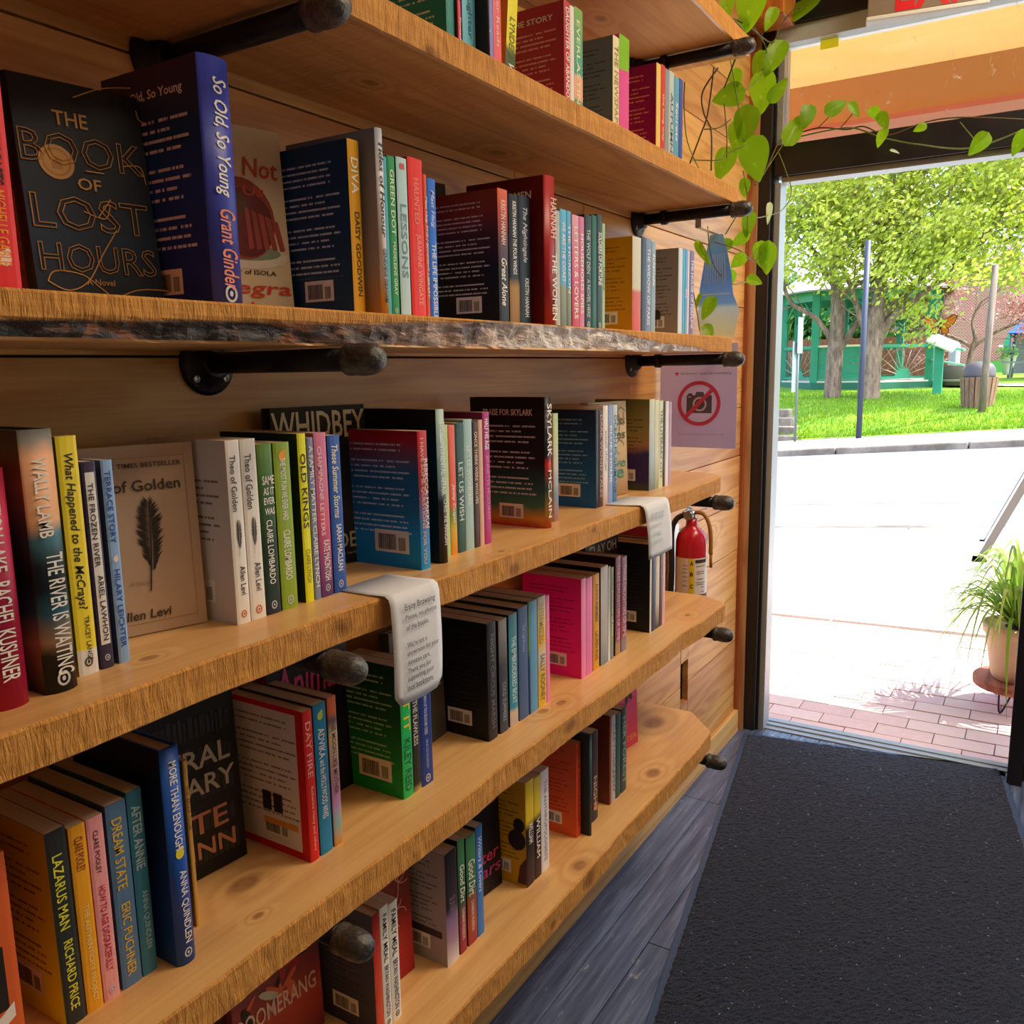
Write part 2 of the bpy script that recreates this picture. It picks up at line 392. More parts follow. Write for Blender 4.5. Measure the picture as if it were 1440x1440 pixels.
# ---- exit sign
t = thing('exit_sign', 'grey-brown exit sign with red capitals hanging over the door', 'sign', (.532, 3.0, 2.373), (0, 0, math.radians(10)))
MB().box(-.162, .162, -.02, .02, .013, .2).build('housing', flat('8c7c68', .5), t, .003)
MB().box(-.165, .165, -.024, .024, 0, .013).build('lower_rim', flat('e9ece6', .5), t, .003)
MB().box(-.01, .01, .0, .012, .2, .62).build('hanger', flat('8c7c68', .5), t)
text(t, 'EXIT', (-.086, -.0208, .017), (1, 0, 0), (0, 0, 1), .25, .15, flat('e8141c', .4), .015, 0, 'exit_letters')
BOOKS=[
('A', 1.06, 1.08, 0.208, 0.17, 'p', '1f8a86', '1f8a86', [], 'teal paperback showing its printed back cover', {'blurb': 'e8f4f0', 'left': 1}),
('A', 1.0805, 1.089, 0.0931, 0.175, 'p', '5e1620', 'e8456b', [('Tornado', 0.05, 0.8, 0.5, 0.6, 'f2efe6')], 'short pink paperback with white script running down the spine', {'topcol': '5e1620'}),
('A', 1.092, 1.125, 0.208, 0.175, 'p', '2b7f9e', '6cc4dc', [('Daughter', 0.3, 0.85, 0.5, 0.4, '27608f')], 'sky blue paperback with dark script and a small red bird', {'mark': 'c0563a'}),
('A', 1.1255, 1.133, 0.235, 0.195, 'h', '16161c', '24232a', [('SLEEPING ONIA', 0.1, 0.72, 0.55, 0.6, 'f2efe6')], 'black hardcover with white italic capitals on the spine', {}),
('A', 1.1335, 1.173, 0.208, 0.175, 'p', '6f70b8', '8a8fd6', [('the winter house', 0.1, 0.9, 0.5, 0.5, 'f2efe6')], 'very thin lilac paperback', {}),
('A', 1.1735, 1.196, 0.208, 0.175, 'p', 'b03a55', 'ef6f7d', [('Summer Reads', 0.1, 0.8, 0.5, 0.4, 'f8c6c6')], 'coral pink paperback with faint lettering', {}),
('A', 1.202, 1.23, 0.208, 0.175, 'p', 'c79a1e', 'e9e22a', [('LYNDEN', 0.45, 0.72, 0.5, 0.55, '6b6a1c'), ('Wild', 0.78, 0.92, 0.5, 0.6, 'f2efe6')], 'bright yellow paperback with a green foot, leaning to the right', {'grad': [(0, '3f5f35'), (0.3, '3f5f35'), (0.34, 'e9e22a'), (1, 'e9e22a')], 'lean': 0.035}),
('A', 1.398, 1.419, 0.1958, 0.175, 'p', 'b23848', 'c22a3c', [('DAUGHTER OF ABANDONED', 0.05, 0.92, 0.5, 0.62, 'f2efe6')], 'crimson paperback showing a printed back cover headed in capitals', {'blurb': 'f0c9c4', 'head': 'THE STORY', 'left': 1}),
('A', 1.4195, 1.435, 0.1941, 0.175, 'p', 'd8d8d4', 'e6e6e2', [], 'thin white paperback between the crimson and the teal one', {}),
('A', 1.4355, 1.468, 0.1976, 0.175, 'p', '3b8f83', '4aa79a', [('EVERLASTING', 0.1, 0.9, 0.4, 0.4, 'e3efc0')], 'teal paperback with peach and lime blocks down its spine', {'grad': [(0, '3f9a8c'), (0.22, '5aa391'), (0.25, 'efb39a'), (0.42, 'efb39a'), (0.45, '4aa79a'), (1, '7fb55c')]}),
('A', 1.593, 1.621, 0.1975, 0.175, 'p', '75777c', 'e8dfb8', [('THE NEWSPAPER', 0.08, 0.9, 0.5, 0.6, 'a2903c')], 'cream-spined paperback showing a grey printed back cover', {'blurb': '2c2c32', 'left': 1}),
('A', 1.6215, 1.668, 0.2085, 0.175, 'p', 'd43f8e', 'e0509c', [], 'pink paperback with a lime green band atop its spine', {'grad': [(0, 'de4f9a'), (0.7, 'de4f9a'), (0.71, '7fbf1c'), (1, '7fbf1c')]}),
('A', 1.807, 1.831, 0.2065, 0.175, 'p', '8e1450', 'e7c765', [], 'magenta back-cover paperback with a thin straw yellow spine', {'blurb': 'e3b04a', 'left': 1}),
('A', 1.8315, 1.855, 0.2101, 0.175, 'p', 'a8232f', 'cf3a3e', [('the long way', 0.1, 0.9, 0.5, 0.5, 'f3d7a5')], 'thin red paperback with straw lettering', {}),
('A', 1.8555, 1.878, 0.2076, 0.175, 'p', '6e7478', '8d979c', [], 'thin mid grey paperback near the bracket end', {}),
('A', 1.8785, 1.907, 0.2094, 0.175, 'p', 'a9b6ba', 'b9c9cf', [('AUTUMN', 0.2, 0.8, 0.5, 0.5, '3e5a74')], 'pale grey-blue paperback near the bracket end', {}),
('A', 1.9075, 1.938, 0.2056, 0.175, 'p', '3f88a5', '58a5c2', [('Secrets', 0.1, 0.8, 0.5, 0.45, 'e6f2f6')], 'mid blue paperback second from the end of the second plank', {}),
('A', 1.9385, 1.962, 0.2087, 0.175, 'p', '28418c', '3450a8', [], 'navy paperback closing the row on the second plank', {}),
('B', 0.396, 0.421, 0.2023, 0.175, 'p', 'c81f2b', 'e8333a', [('BOOK GROWING BEASTS', 0.02, 0.56, 0.5, 0.5, '23110f'), ('MICHELLE GABLE', 0.58, 0.88, 0.5, 0.42, 'f39a2b')], 'red paperback with black capitals and orange author line, leftmost', {'mark': 'f4d9d4'}),
('B', 0.604, 0.643, 0.2422, 0.195, 'h', '1d3f9c', '3a45b0', [('So Old, So Young', 0.08, 0.55, 0.5, 0.55, 'f2efe6'), ('Grant Ginder', 0.6, 0.93, 0.55, 0.5, 'e88a6c')], 'violet-blue hardcover with white and orange lettering on a rounded spine', {'blurb': 'f2f0ff', 'head': 'So Old, So Young', 'left': 1, 'barcode': 1, 'colophon': 1, 'backgrad': [(0, '1d2f8c'), (0.5, '1b3f9c'), (0.75, '123c6c'), (1, '3b2a44')]}),
('B', 0.837, 0.858, 0.2127, 0.175, 'p', '123c5e', 'e0a51e', [('DIVA', 0.1, 0.3, 0.5, 0.62, 'f2efe6'), ('DAISY GOODWIN', 0.4, 0.88, 0.55, 0.4, '3c2c10')], 'mustard-spined paperback showing a deep blue printed back cover', {'blurb': 'dfe8ee', 'left': 1, 'barcode': 1, 'blurbrows': 22}),
('B', 0.867, 0.881, 0.2287, 0.195, 'h', 'b4aba4', 'e6ddd4', [('Tides of Honour', 0.04, 0.6, 0.5, 0.6, '2a2a33'), ('GENEVIEVE GRAHAM', 0.63, 0.92, 0.5, 0.5, '3c3a40')], 'tall cream hardcover with dark serif lettering and a golden foot', {'grad': [(0, 'e0992b'), (0.1, 'e9b055'), (0.22, 'e6ddd4'), (0.8, 'dfe1ea'), (1, 'aebccb')], 'left': 1, 'backgrad': [(0, 'cf9448'), (0.3, 'b4aba4'), (1, '7f8896')]}),
('B', 0.8815, 0.911, 0.2042, 0.175, 'p', '37889b', '49a6bd', [], 'thin teal paperback behind the tall cream one', {}),
('B', 0.9115, 0.927, 0.2072, 0.175, 'p', '24804a', '2e9a5a', [('GREEN DOT', 0.08, 0.48, 0.5, 0.55, 'd7efd0'), ('MADELEINE GRAY', 0.52, 0.85, 0.5, 0.4, 'd7efd0')], 'green paperback with pale green capitals on the spine', {'colophon': 1}),
('B', 0.93, 0.952, 0.2092, 0.175, 'p', '1b5a52', 'b9dde6', [('LESSONS', 0.1, 0.92, 0.5, 0.55, '6f97a3')], 'ice blue paperback with widely spaced grey-blue capitals', {'red': 1}),
('B', 0.954, 0.986, 0.2137, 0.175, 'p', '7c1622', 'ee2f24', [('HAUNTED', 0.12, 0.4, 0.5, 0.35, 'f58a7a'), ('JULIANNE WINGATE', 0.46, 0.9, 0.55, 0.4, 'fa9b8c')], 'bright red paperback with tone-on-tone lettering', {}),
('B', 0.9865, 0.995, 0.1967, 0.175, 'p', 'c23b26', 'e25a38', [('Matt Haig THE MIDNIGHT LIBRARY', 0.02, 0.97, 0.5, 0.7, 'f2efe6')], 'thin orange paperback with white script beside the bright red one', {}),
('B', 0.9955, 1.015, 0.1936, 0.175, 'p', '1c5fd0', '2a74e4', [('Matt Haig', 0.08, 0.34, 0.5, 0.5, 'cfe3ff'), ('THE LIFE IMPOSSIBLE', 0.45, 0.98, 0.55, 0.5, 'eaf2ff')], 'cobalt blue paperback with white script and capitals', {}),
('B', 1.176, 1.205, 0.2091, 0.175, 'p', '221c1f', 'b8402c', [('KRISTIN HANNAH', 0.08, 0.4, 0.5, 0.75, 'f4d3c4'), ('Great Alone', 0.5, 0.85, 0.5, 0.55, 'f2efe6')], 'dusk-coloured paperback with a sunset at the top of the back cover', {'blurb': 'e8e2e2', 'left': 1, 'barcode': 1, 'grad': [(0, '1b1a1c'), (0.4, '2a2628'), (0.6, '5a3a44'), (0.85, 'c8503c'), (1, 'e2683c')], 'backgrad': [(0, '131316'), (0.45, '1e191d'), (0.68, '4c2a38'), (0.85, '8c3434'), (1, '8e3a26')], 'blurbrows': 24}),
('B', 1.208, 1.239, 0.2057, 0.175, 'p', '101014', '15151a', [('KRISTIN HANNAH THE FOUR WINDS', 0.05, 0.6, 0.5, 0.75, 'f2efe6')], 'black paperback with two white title lines above golden wheat', {'grad': [(0, '8f6a22'), (0.3, 'a8802c'), (0.36, '141418'), (1, '141418')]}),
('B', 1.2395, 1.274, 0.2077, 0.175, 'p', '14202c', '1b2a38', [('The Nightingale', 0.08, 0.5, 0.45, 0.5, 'c9ccd4'), ('KRISTIN HANNAH', 0.62, 0.92, 0.6, 0.7, 'dfe3e8')], 'ink blue paperback with slim silver script', {}),
('B', 1.287, 1.324, 0.245, 0.195, 'h', '6b1016', 'a8161c', [('HANNAH', 0.14, 0.4, 0.65, 0.55, 'f0c9b8'), ('THE WOMEN', 0.5, 0.95, 0.7, 0.45, 'f2efe6')], 'tall blood red hardcover towering over its neighbours', {'back_title': 'THE WOMEN', 'left': 1}),
('B', 1.36, 1.377, 0.2017, 0.175, 'p', '9fa09a', 'b7b9b2', [], 'thin stone grey paperback right of the tall red hardcover', {}),
('B', 1.3775, 1.401, 0.2062, 0.175, 'p', '3c8fc4', '57b3e2', [('WE ARE THE COAST', 0.1, 0.6, 0.5, 0.5, 'f2efe6')], 'bright sky blue paperback with sandy foot, first of two', {'grad': [(0, '6c7c70'), (0.35, '8f9a80'), (0.38, '57b3e2'), (1, '62bfec')]}),
('B', 1.4015, 1.419, 0.2063, 0.175, 'p', '3c86bc', '4fa6d8', [('THE HORIZON', 0.1, 0.7, 0.5, 0.5, 'e9f4fa')], 'bright sky blue paperback with sandy foot, second of two', {'grad': [(0, '6c7c70'), (0.33, '8f9a80'), (0.36, '4fa6d8'), (1, '5ab4e4')]}),
('B', 1.422, 1.449, 0.203, 0.175, 'p', '96204c', 'e06c98', [('LETTERS & LOVERS', 0.1, 0.9, 0.55, 0.55, 'f2efe6')], 'raspberry and pink paperback, first of a pink pair', {'grad': [(0, 'c83a5c'), (0.5, 'e0608c'), (1, 'e5a6bc')]}),
('B', 1.4495, 1.471, 0.2034, 0.175, 'p', 'b04c74', 'd67ba2', [('HOUSEHOLD SPIES', 0.15, 0.85, 0.5, 0.55, 'f2efe6')], 'dusty pink paperback, second of a pink pair', {}),
('B', 1.472, 1.5, 0.2098, 0.175, 'p', '18221f', '1d2a26', [('THE WOLF DEN', 0.12, 0.5, 0.5, 0.5, 'bfc9c0'), ('A NOVEL HERE', 0.55, 0.88, 0.5, 0.45, 'bfc9c0')], 'near-black paperback with pale capitals beside a dark green one', {'colophon': 1}),
('B', 1.5005, 1.522, 0.2128, 0.175, 'p', '12483c', '1b5c4c', [], 'plain bottle green paperback', {}),
('B', 1.5225, 1.545, 0.2171, 0.175, 'p', '16302c', '1a3a36', [('SOLDIERS OF FORTUNE', 0.15, 0.6, 0.6, 0.7, 'f2efe6')], 'dark pine paperback with two white title lines', {'colophon': 1}),
('B', 1.5455, 1.559, 0.2033, 0.175, 'p', '8fae88', 'a6c79c', [('orchard', 0.2, 0.8, 0.5, 0.5, '41603e')], 'thin sage green paperback', {}),
('B', 1.689, 1.733, 0.1967, 0.175, 'p', 'd99a08', 'e8e0d0', [], 'yellow back-cover paperback with a cream and coral spine', {'blurb': '7c4a08', 'left': 1, 'barcode': 1, 'grad': [(0, 'd2463a'), (0.42, 'd2563f'), (0.47, 'cfc9a8'), (1, 'd8d4be')]}),
('B', 1.7335, 1.756, 0.2007, 0.175, 'p', '1e2233', '23283c', [], 'ink navy paperback under the bracket flange', {}),
('B', 1.7565, 1.787, 0.1999, 0.175, 'p', '596a90', '7486ac', [('THE WIDOW OF PARIS', 0.1, 0.9, 0.5, 0.5, 'dde4f0')], 'slate blue paperback under the bracket flange', {}),
('B', 1.7875, 1.813, 0.1968, 0.175, 'p', '5e7486', '8da4b4', [('Islands', 0.1, 0.5, 0.5, 0.5, 'f2efe6')], 'blue-grey paperback under the bracket flange', {}),
('B', 1.949, 1.976, 0.2003, 0.175, 'p', '9a938c', 'cdd9e2', [], 'grey back-cover paperback with a portrait and three small pictures', {'blurb': '3c342f', 'left': 1, 'barcode': 1, 'pics': 1}),
('B', 1.9765, 1.99, 0.2001, 0.175, 'p', '3f95cc', '55aee0', [], 'thin azure paperback beside the grey back cover', {}),
('B', 1.9905, 2.007, 0.2019, 0.175, 'p', '2f86c2', '4a9fd4', [('Sea', 0.2, 0.8, 0.5, 0.5, 'f2efe6')], 'azure paperback second from the grey back cover', {}),
('B', 2.0075, 2.021, 0.2001, 0.175, 'p', 'cfc6cf', 'ded6dc', [], 'sliver of a lilac-white paperback near the end of the live-edge plank', {}),
('B', 2.0215, 2.053, 0.2017, 0.175, 'p', '5a4a84', '6e5c98', [('THE HOUSE OF PERFUME', 0.1, 0.9, 0.5, 0.55, 'e4dcf0')], 'violet paperback closing the row on the live-edge plank', {}),
('C', 0.348, 0.378, 0.204, 0.195, 'h', '7c0f2e', 'b3123e', [('CREATION LAKE', -0.02, 0.42, 0.5, 0.45, 'f2efe6'), ('RACHEL KUSHNER', 0.46, 0.88, 0.5, 0.5, 'f2efe6')], 'crimson hardcover with heavy white lettering at the left edge', {'grad': [(0, 'c01c48'), (0.4, '9a0f38'), (0.8, 'c2244c'), (1, '8c1030')]}),
('C', 0.392, 0.422, 0.2333, 0.195, 'h', '3b3a3a', 'b08468', [('WALLY LAMB', 0.1, 0.4, 0.45, 0.42, 'f2efe6'), ('THE RIVER IS WAITING', 0.46, 0.93, 0.6, 0.5, 'f2efe6')], 'thick hardcover with a sunset river spine', {'left': 1, 'grad': [(0, '1f2124'), (0.14, '26282c'), (0.2, 'b89a78'), (0.3, '2d6a80'), (0.4, '17242a'), (0.5, '1c2a30'), (0.6, '3f7180'), (0.66, 'e0a878'), (0.9, 'f0b48c'), (0.96, '8e8c86'), (1, '6b6c6c')], 'backgrad': [(0, '1f2124'), (0.2, 'b89a78'), (0.3, '2d6a80'), (0.45, '17242a'), (0.6, '3f5860'), (0.8, 'a07050'), (1, '4b4644')], 'colophon': 1}),
('C', 0.435, 0.455, 0.2242, 0.175, 'p', 'c8b41e', 'f2dc34', [('What Happened to the McCrays?', 0.07, 0.72, 0.45, 0.55, '1d1b14'), ('TRACEY LANGE', 0.75, 0.94, 0.6, 0.25, '4a4618')], 'yellow paperback with black handwritten title and a white foot', {'grad': [(0, 'e8e6e0'), (0.1, 'e8e6e0'), (0.11, 'f2dc34'), (1, 'f2dc34')], 'colophon': 'k'}),
('C', 0.457, 0.471, 0.1992, 0.175, 'p', '3a2f4a', 'e9e4dc', [('THE FROZEN RIVER', 0.1, 0.5, 0.45, 0.4, '3b3542'), ('ARIEL LAWHON', 0.54, 0.86, 0.55, 0.4, '3b3542')], 'white-panelled paperback with a dark leafy border', {'frame': '3b3350', 'colophon': 1}),
('C', 0.476, 0.488, 0.1989, 0.175, 'p', '2d3350', '8fb4e0', [('TERRACE STORY', 0.05, 0.4, 0.45, 0.5, '2b4a9c'), ('HILARY LEICHTER', 0.53, 0.92, 0.5, 0.5, '2b4a9c')], 'pale blue paperback with navy capitals and a small seashell', {'left': 0.35, 'mark': 'e9d8d4'}),
('C', 0.621, 0.64, 0.2058, 0.175, 'p', 'd9cfc3', 'f2ede4', [('Theo of Golden', 0.08, 0.38, 0.4, 0.42, '4a4440'), ('Allen Levi', 0.68, 0.84, 0.6, 0.4, '4a4440')], 'white paperback with a feather on its spine, nearer of two alike', {'blurb': '3a3432', 'left': 1, 'barcode': 1, 'feather': 1, 'sparse': 1, 'colophon': 'o'}),
('C', 0.641, 0.663, 0.2056, 0.175, 'p', 'cfc6ba', 'f2ede4', [('Theo of Golden', 0.08, 0.38, 0.4, 0.42, '4a4440'), ('Allen Levi', 0.68, 0.84, 0.6, 0.4, '4a4440')], 'white paperback with a feather on its spine, farther of two alike', {'feather': 1, 'colophon': 'o'}),
('C', 0.664, 0.686, 0.1981, 0.175, 'p', '1c3c20', '1f4a26', [('SAME', 0.17, 0.235, 0.6, 0.6, 'f2efe6'), ('AS IT', 0.24, 0.295, 0.6, 0.55, 'f2efe6'), ('EVER', 0.3, 0.35, 0.6, 0.55, 'f2efe6'), ('WAS', 0.36, 0.41, 0.6, 0.5, 'f2efe6'), ('CLAIRE LOMBARDO', 0.44, 0.82, 0.5, 0.42, 'f2efe6')], 'dark green foliage paperback with a white stacked title', {'grad': [(0, '2a2f44'), (0.15, '233a2a'), (0.4, '1b3a20'), (0.75, '3c6b2a'), (1, '6fa03c')], 'rot4': 1, 'colophon': 1}),
('C', 0.688, 0.713, 0.1976, 0.175, 'p', '5c7a1c', '93b22c', [('THE MOST FUN WE EVER HAD', 0.09, 0.46, 0.5, 0.8, 'f2efe6'), ('CLAIRE LOMBARDO', 0.52, 0.82, 0.5, 0.8, 'f2efe6')], 'lime green paperback with two lines of white lettering', {'mark': 'f0a818', 'colophon': 1}),
('C', 0.726, 0.74, 0.2056, 0.175, 'p', '20301c', 'f0f020', [('OLD KINGS', 0.05, 0.62, 0.5, 0.62, '23231c'), ('CLAIRE LYNCH', 0.68, 0.88, 0.5, 0.5, '8a8a20')], 'neon yellow paperback with a condensed black title', {'left': 0.5}),
('C', 0.741, 0.752, 0.2, 0.175, 'p', '4d5c86', '8a93b8', [('A FAMILY MATTER CLAIRE LYNCH', 0.05, 0.92, 0.5, 0.65, 'f2efe6')], 'periwinkle paperback with white capitals next to the neon yellow one', {}),
('C', 0.753, 0.774, 0.2044, 0.175, 'p', '9c3a62', 'd6688e', [('CHAMPAGNE LETTERS', 0.08, 0.62, 0.35, 0.32, 'fbd9e2'), ('KATE MACINTOSH', 0.65, 0.9, 0.55, 0.7, 'f2efe6')], 'pink and plum paperback with pale capitals', {'grad': [(0, '5a3a78'), (0.2, '9a4a86'), (0.45, 'e0567c'), (0.7, 'd87aa0'), (1, 'e080a4')], 'colophon': 1}),
('C', 0.776, 0.798, 0.1996, 0.175, 'p', '1e3c80', '2f5cb4', [('These Summer Storms', 0.06, 0.52, 0.5, 0.5, 'f0ead0'), ('SARAH MACLEAN', 0.56, 0.86, 0.55, 0.42, 'f2efe6')], 'royal blue paperback with a cream script title', {'colophon': 1}),
('C', 0.929, 0.95, 0.1949, 0.195, 'p', '1a6aa8', 'c23a3c', [('I HAVE SOME QUESTIONS FOR YOU', 0.05, 0.96, 0.35, 0.4, 'f0a890'), ('REBECCA MAKKAI', 0.2, 0.7, 0.75, 0.35, 'f2e4dc')], 'red-to-blue paperback with a large barcode on the back cover', {'blurb': 'e6eef4', 'left': 1, 'barcode': 2, 'grad': [(0, '1f9fe0'), (0.3, '2a7fc0'), (0.6, 'a02838'), (1, 'd0202c')], 'backgrad': [(0, '1aa0e6'), (0.25, '1f96dc'), (0.4, '2a7ab0'), (0.7, '2f6f9c'), (0.85, '8a4a60'), (0.95, 'c01c2c'), (1, 'b01824')]}),
('C', 0.974, 0.993, 0.2222, 0.195, 'h', '121216', 'b9d6d8', [('THE CONTINENTAL AFFAIR', 0.08, 0.55, 0.45, 0.6, 'f4f8f6'), ('CHRISTINE MANGAN', 0.58, 0.88, 0.6, 0.45, 'e8e8e8')], 'black-backed hardcover with an ice green to black spine', {'left': 0.4, 'grad': [(0, '2a2c34'), (0.4, '3a3d46'), (0.5, '9ab8bc'), (1, 'b9dcd8')]}),
('C', 0.9935, 1.027, 0.1975, 0.175, 'p', '8fb870', 'bcd88c', [], 'sliver of a lime paperback with a pale spine', {}),
('C', 1.0275, 1.045, 0.1963, 0.175, 'p', 'd8502c', 'f0604a', [('Jenny Colgan', 0.45, 0.75, 0.5, 0.5, 'f2efe6')], 'coral orange paperback with a yellow-green foot', {'grad': [(0, 'f0952c'), (0.2, 'd8b82c'), (0.32, '7a9a30'), (0.38, 'f0604a'), (1, 'f2745c')]}),
('C', 1.0455, 1.067, 0.1981, 0.175, 'p', '20423c', '2c5850', [('LET US WISH', 0.3, 0.75, 0.5, 0.55, 'cfe4dc')], 'dark forest green paperback with pale lettering', {'left': 0.2}),
('C', 1.0675, 1.09, 0.2022, 0.175, 'p', '8cb4b8', 'a9cfd0', [('LITTLE WONDERS', 0.2, 0.65, 0.45, 0.4, 'f2efe6')], 'pale aqua paperback in the middle of the row', {}),
('C', 1.0905, 1.106, 0.1979, 0.175, 'p', '3a2220', '4a2c28', [('ONCE THERE WERE WOLVES', 0.08, 0.65, 0.5, 0.5, 'e3cdb8')], 'dark brown paperback with cream capitals', {}),
('C', 1.1065, 1.119, 0.1994, 0.175, 'p', 'c99a86', 'e2b8a0', [], 'plain peach paperback left of the magenta one', {}),
('C', 1.1195, 1.139, 0.2105, 0.175, 'p', '82205c', 'b82c84', [('HALF HIS AGE', 0.05, 0.28, 0.5, 0.6, 'f2efe6'), ('JENNETTE MCCURDY', 0.32, 0.82, 0.5, 0.5, 'e684bc')], 'magenta paperback with white and pink lettering', {}),
('C', 1.282, 1.303, 0.228, 0.195, 'h', '14181c', '1c2226', [('SKYLARK', 0.05, 0.45, 0.5, 0.75, 'f2efe6'), ('MCLAIN', 0.55, 0.92, 0.5, 0.55, 'f2efe6')], 'large dark hardcover whose back fades to a teal and orange foot', {'blurb': 'dfe6ea', 'left': 1, 'barcode': 1, 'back_title': 'PRAISE FOR SKYLARK', 'backgrad': [(0, 'c8401c'), (0.06, 'd89a3c'), (0.16, '3f7a5c'), (0.3, '1f5a5c'), (0.5, '16242a'), (1, '141619')], 'grad': [(0, 'c8302c'), (0.1, 'caa24c'), (0.3, '2f6a60'), (0.5, 'd8302c'), (0.56, '1c2226'), (1, '1c2226')]}),
('C', 1.346, 1.365, 0.1964, 0.175, 'p', 'c9c9a0', 'dfe6b8', [], 'cream and tan spined paperback right of the big dark hardcover', {'grad': [(0, 'a9745a'), (0.25, '6f8ca8'), (0.5, 'c8c8c0'), (0.8, 'c8dc9c'), (1, 'b9d8a0')]}),
('C', 1.516, 1.53, 0.1947, 0.175, 'p', '0f5ca0', '14182c', [], 'bright blue back-cover paperback with a barcode panel', {'blurb': '9ccbe8', 'left': 1, 'barcode': 1, 'backgrad': [(0, '0f6cc0'), (0.4, '0f62ac'), (0.75, '134878'), (1, '12305a')]}),
('C', 1.5305, 1.55, 0.1937, 0.175, 'p', '3a2018', '4e2a20', [('DARK WOOD TALES', 0.05, 0.9, 0.5, 0.5, 'c8a29c')], 'umber brown paperback right of the bright blue cover', {}),
('C', 1.5505, 1.573, 0.2011, 0.175, 'p', 'e8dcd0', 'efe4dc', [('small things', 0.1, 0.8, 0.5, 0.5, '97908c')], 'off-white paperback with a rosy foot', {'grad': [(0, 'c8a8a0'), (0.3, 'efe4dc'), (1, 'f2eae2')]}),
('C', 1.5735, 1.595, 0.2016, 0.175, 'p', '6478b4', '8fa2d4', [('BLUE HOUR', 0.2, 0.8, 0.5, 0.5, 'f2efe6')], 'periwinkle paperback with white letters near the small notice', {}),
('C', 1.5955, 1.617, 0.2006, 0.175, 'p', '5c98c8', '9cc4dc', [('OCEAN PILGRIMAGE', 0.1, 0.9, 0.5, 0.6, '36506c')], 'watery blue paperback left of the beige illustrated cover', {'grad': [(0, '3a74a8'), (0.5, '8ab8d4'), (1, 'd0dce0')]}),
('C', 1.786, 1.816, 0.2045, 0.175, 'p', '8a8050', 'cfe0e0', [], 'olive back-cover paperback with a violet sunset foot', {'blurb': '3c381c', 'left': 1, 'barcode': 1, 'sparse': 1, 'backgrad': [(0, '5a5a28'), (0.1, '3a2a68'), (0.4, '46346c'), (0.5, 'c88a5c'), (0.6, 'b89a4c'), (1, '8a8044')], 'grad': [(0, '6f7f88'), (0.4, 'a9c0c8'), (1, 'd8dcc0')]}),
('C', 1.8165, 1.841, 0.2019, 0.175, 'p', 'a8a880', 'e3e4c4', [], 'pale straw paperback, second from the olive cover', {'grad': [(0, '8fa07c'), (0.4, 'd9dcc4'), (1, 'e3e4c4')]}),
('C', 1.8415, 1.867, 0.1993, 0.175, 'p', '8a9450', 'dfe3bc', [('THE LITERARY CITY', 0.1, 0.9, 0.5, 0.55, '6a6a4c')], 'pale green paperback with olive capitals', {}),
('C', 1.8675, 1.881, 0.1971, 0.175, 'p', '1c1c20', '26262c', [], 'black sliver of a paperback near the end of the middle plank', {}),
('C', 1.8815, 1.901, 0.1963, 0.175, 'p', 'ece6e4', 'f4eeee', [], 'white paperback second from the end of the middle plank', {}),
('C', 1.9015, 1.919, 0.1939, 0.175, 'p', 'a888b0', 'bfa2c4', [], 'mauve paperback closing the row on the middle plank', {}),
('D', 0.322, 0.351, 0.203, 0.175, 'p', 'd85a1c', 'd8622a', [('M', 0.8, 1.1, 0.5, 0.6, 'f2efe6')], 'orange paperback with a black inset at the left edge', {'inset': '1a1410'}),
('D', 0.387, 0.407, 0.1999, 0.175, 'p', 'd8cc1c', '2c3230', [('LAZARUS MAN', 0.12, 0.5, 0.45, 0.5, 'e6e03c'), ('RICHARD PRICE', 0.56, 0.92, 0.5, 0.45, 'e6e03c')], 'black-spined paperback with yellow capitals and a yellow back', {'blurb': '3c3814', 'left': 1, 'barcode': 1, 'lean': 0.01, 'backgrad': [(0, 'f2ea20'), (0.25, 'e8de1c'), (0.6, 'c8b01c'), (1, 'c09a14')]}),
('D', 0.408, 0.425, 0.1947, 0.175, 'p', 'e09a1c', 'f0a820', [('CLARE POOLEY', 0.06, 0.24, 0.5, 0.7, '8a3a1c'), ('THE AUTHENTICITY PROJECT', 0.42, 0.95, 0.5, 0.4, 'f6dc8a')], 'amber paperback with reddish script near the top', {}),
('D', 0.426, 0.443, 0.1949, 0.175, 'p', 'e88c90', 'f2a4a4', [('CLARE POOLEY', 0.07, 0.3, 0.45, 0.3, '5c2030'), ('HOW TO AGE DISGRACEFULLY', 0.37, 0.84, 0.5, 0.42, 'c01c40')], 'salmon pink paperback with a red title', {'colophon': 1}),
('D', 0.446, 0.468, 0.1989, 0.175, 'p', '3f5878', '5a7ca0', [('DREAM STATE', 0.08, 0.46, 0.45, 0.5, 'e0b840'), ('ERIC PUCHNER', 0.54, 0.94, 0.5, 0.45, 'e0b840')], 'slate blue paperback with gold capitals', {}),
('D', 0.469, 0.486, 0.203, 0.175, 'p', '24586c', '3a7c94', [('AFTER ANNIE', 0.08, 0.42, 0.5, 0.6, 'b8d0d4'), ('ANNA QUINDLEN', 0.54, 0.86, 0.55, 0.45, 'a8c8d0')], 'steel teal paperback with faded pale capitals', {}),
('D', 0.496, 0.519, 0.2408, 0.195, 'h', '10264e', '1f58b8', [('MORE THAN ENOUGH', 0.06, 0.46, 0.5, 0.4, 'f2efe6'), ('ANNA QUINDLEN', 0.56, 0.9, 0.55, 0.42, 'f2efe6')], 'royal blue hardcover with white capitals and a yellow dot', {'left': 0.4, 'mark': 'e8dc30', 'colophon': 1, 'backgrad': [(0, '1c4aa4'), (0.4, '143a80'), (0.7, '0c1c38'), (1, '0a1630')]}),
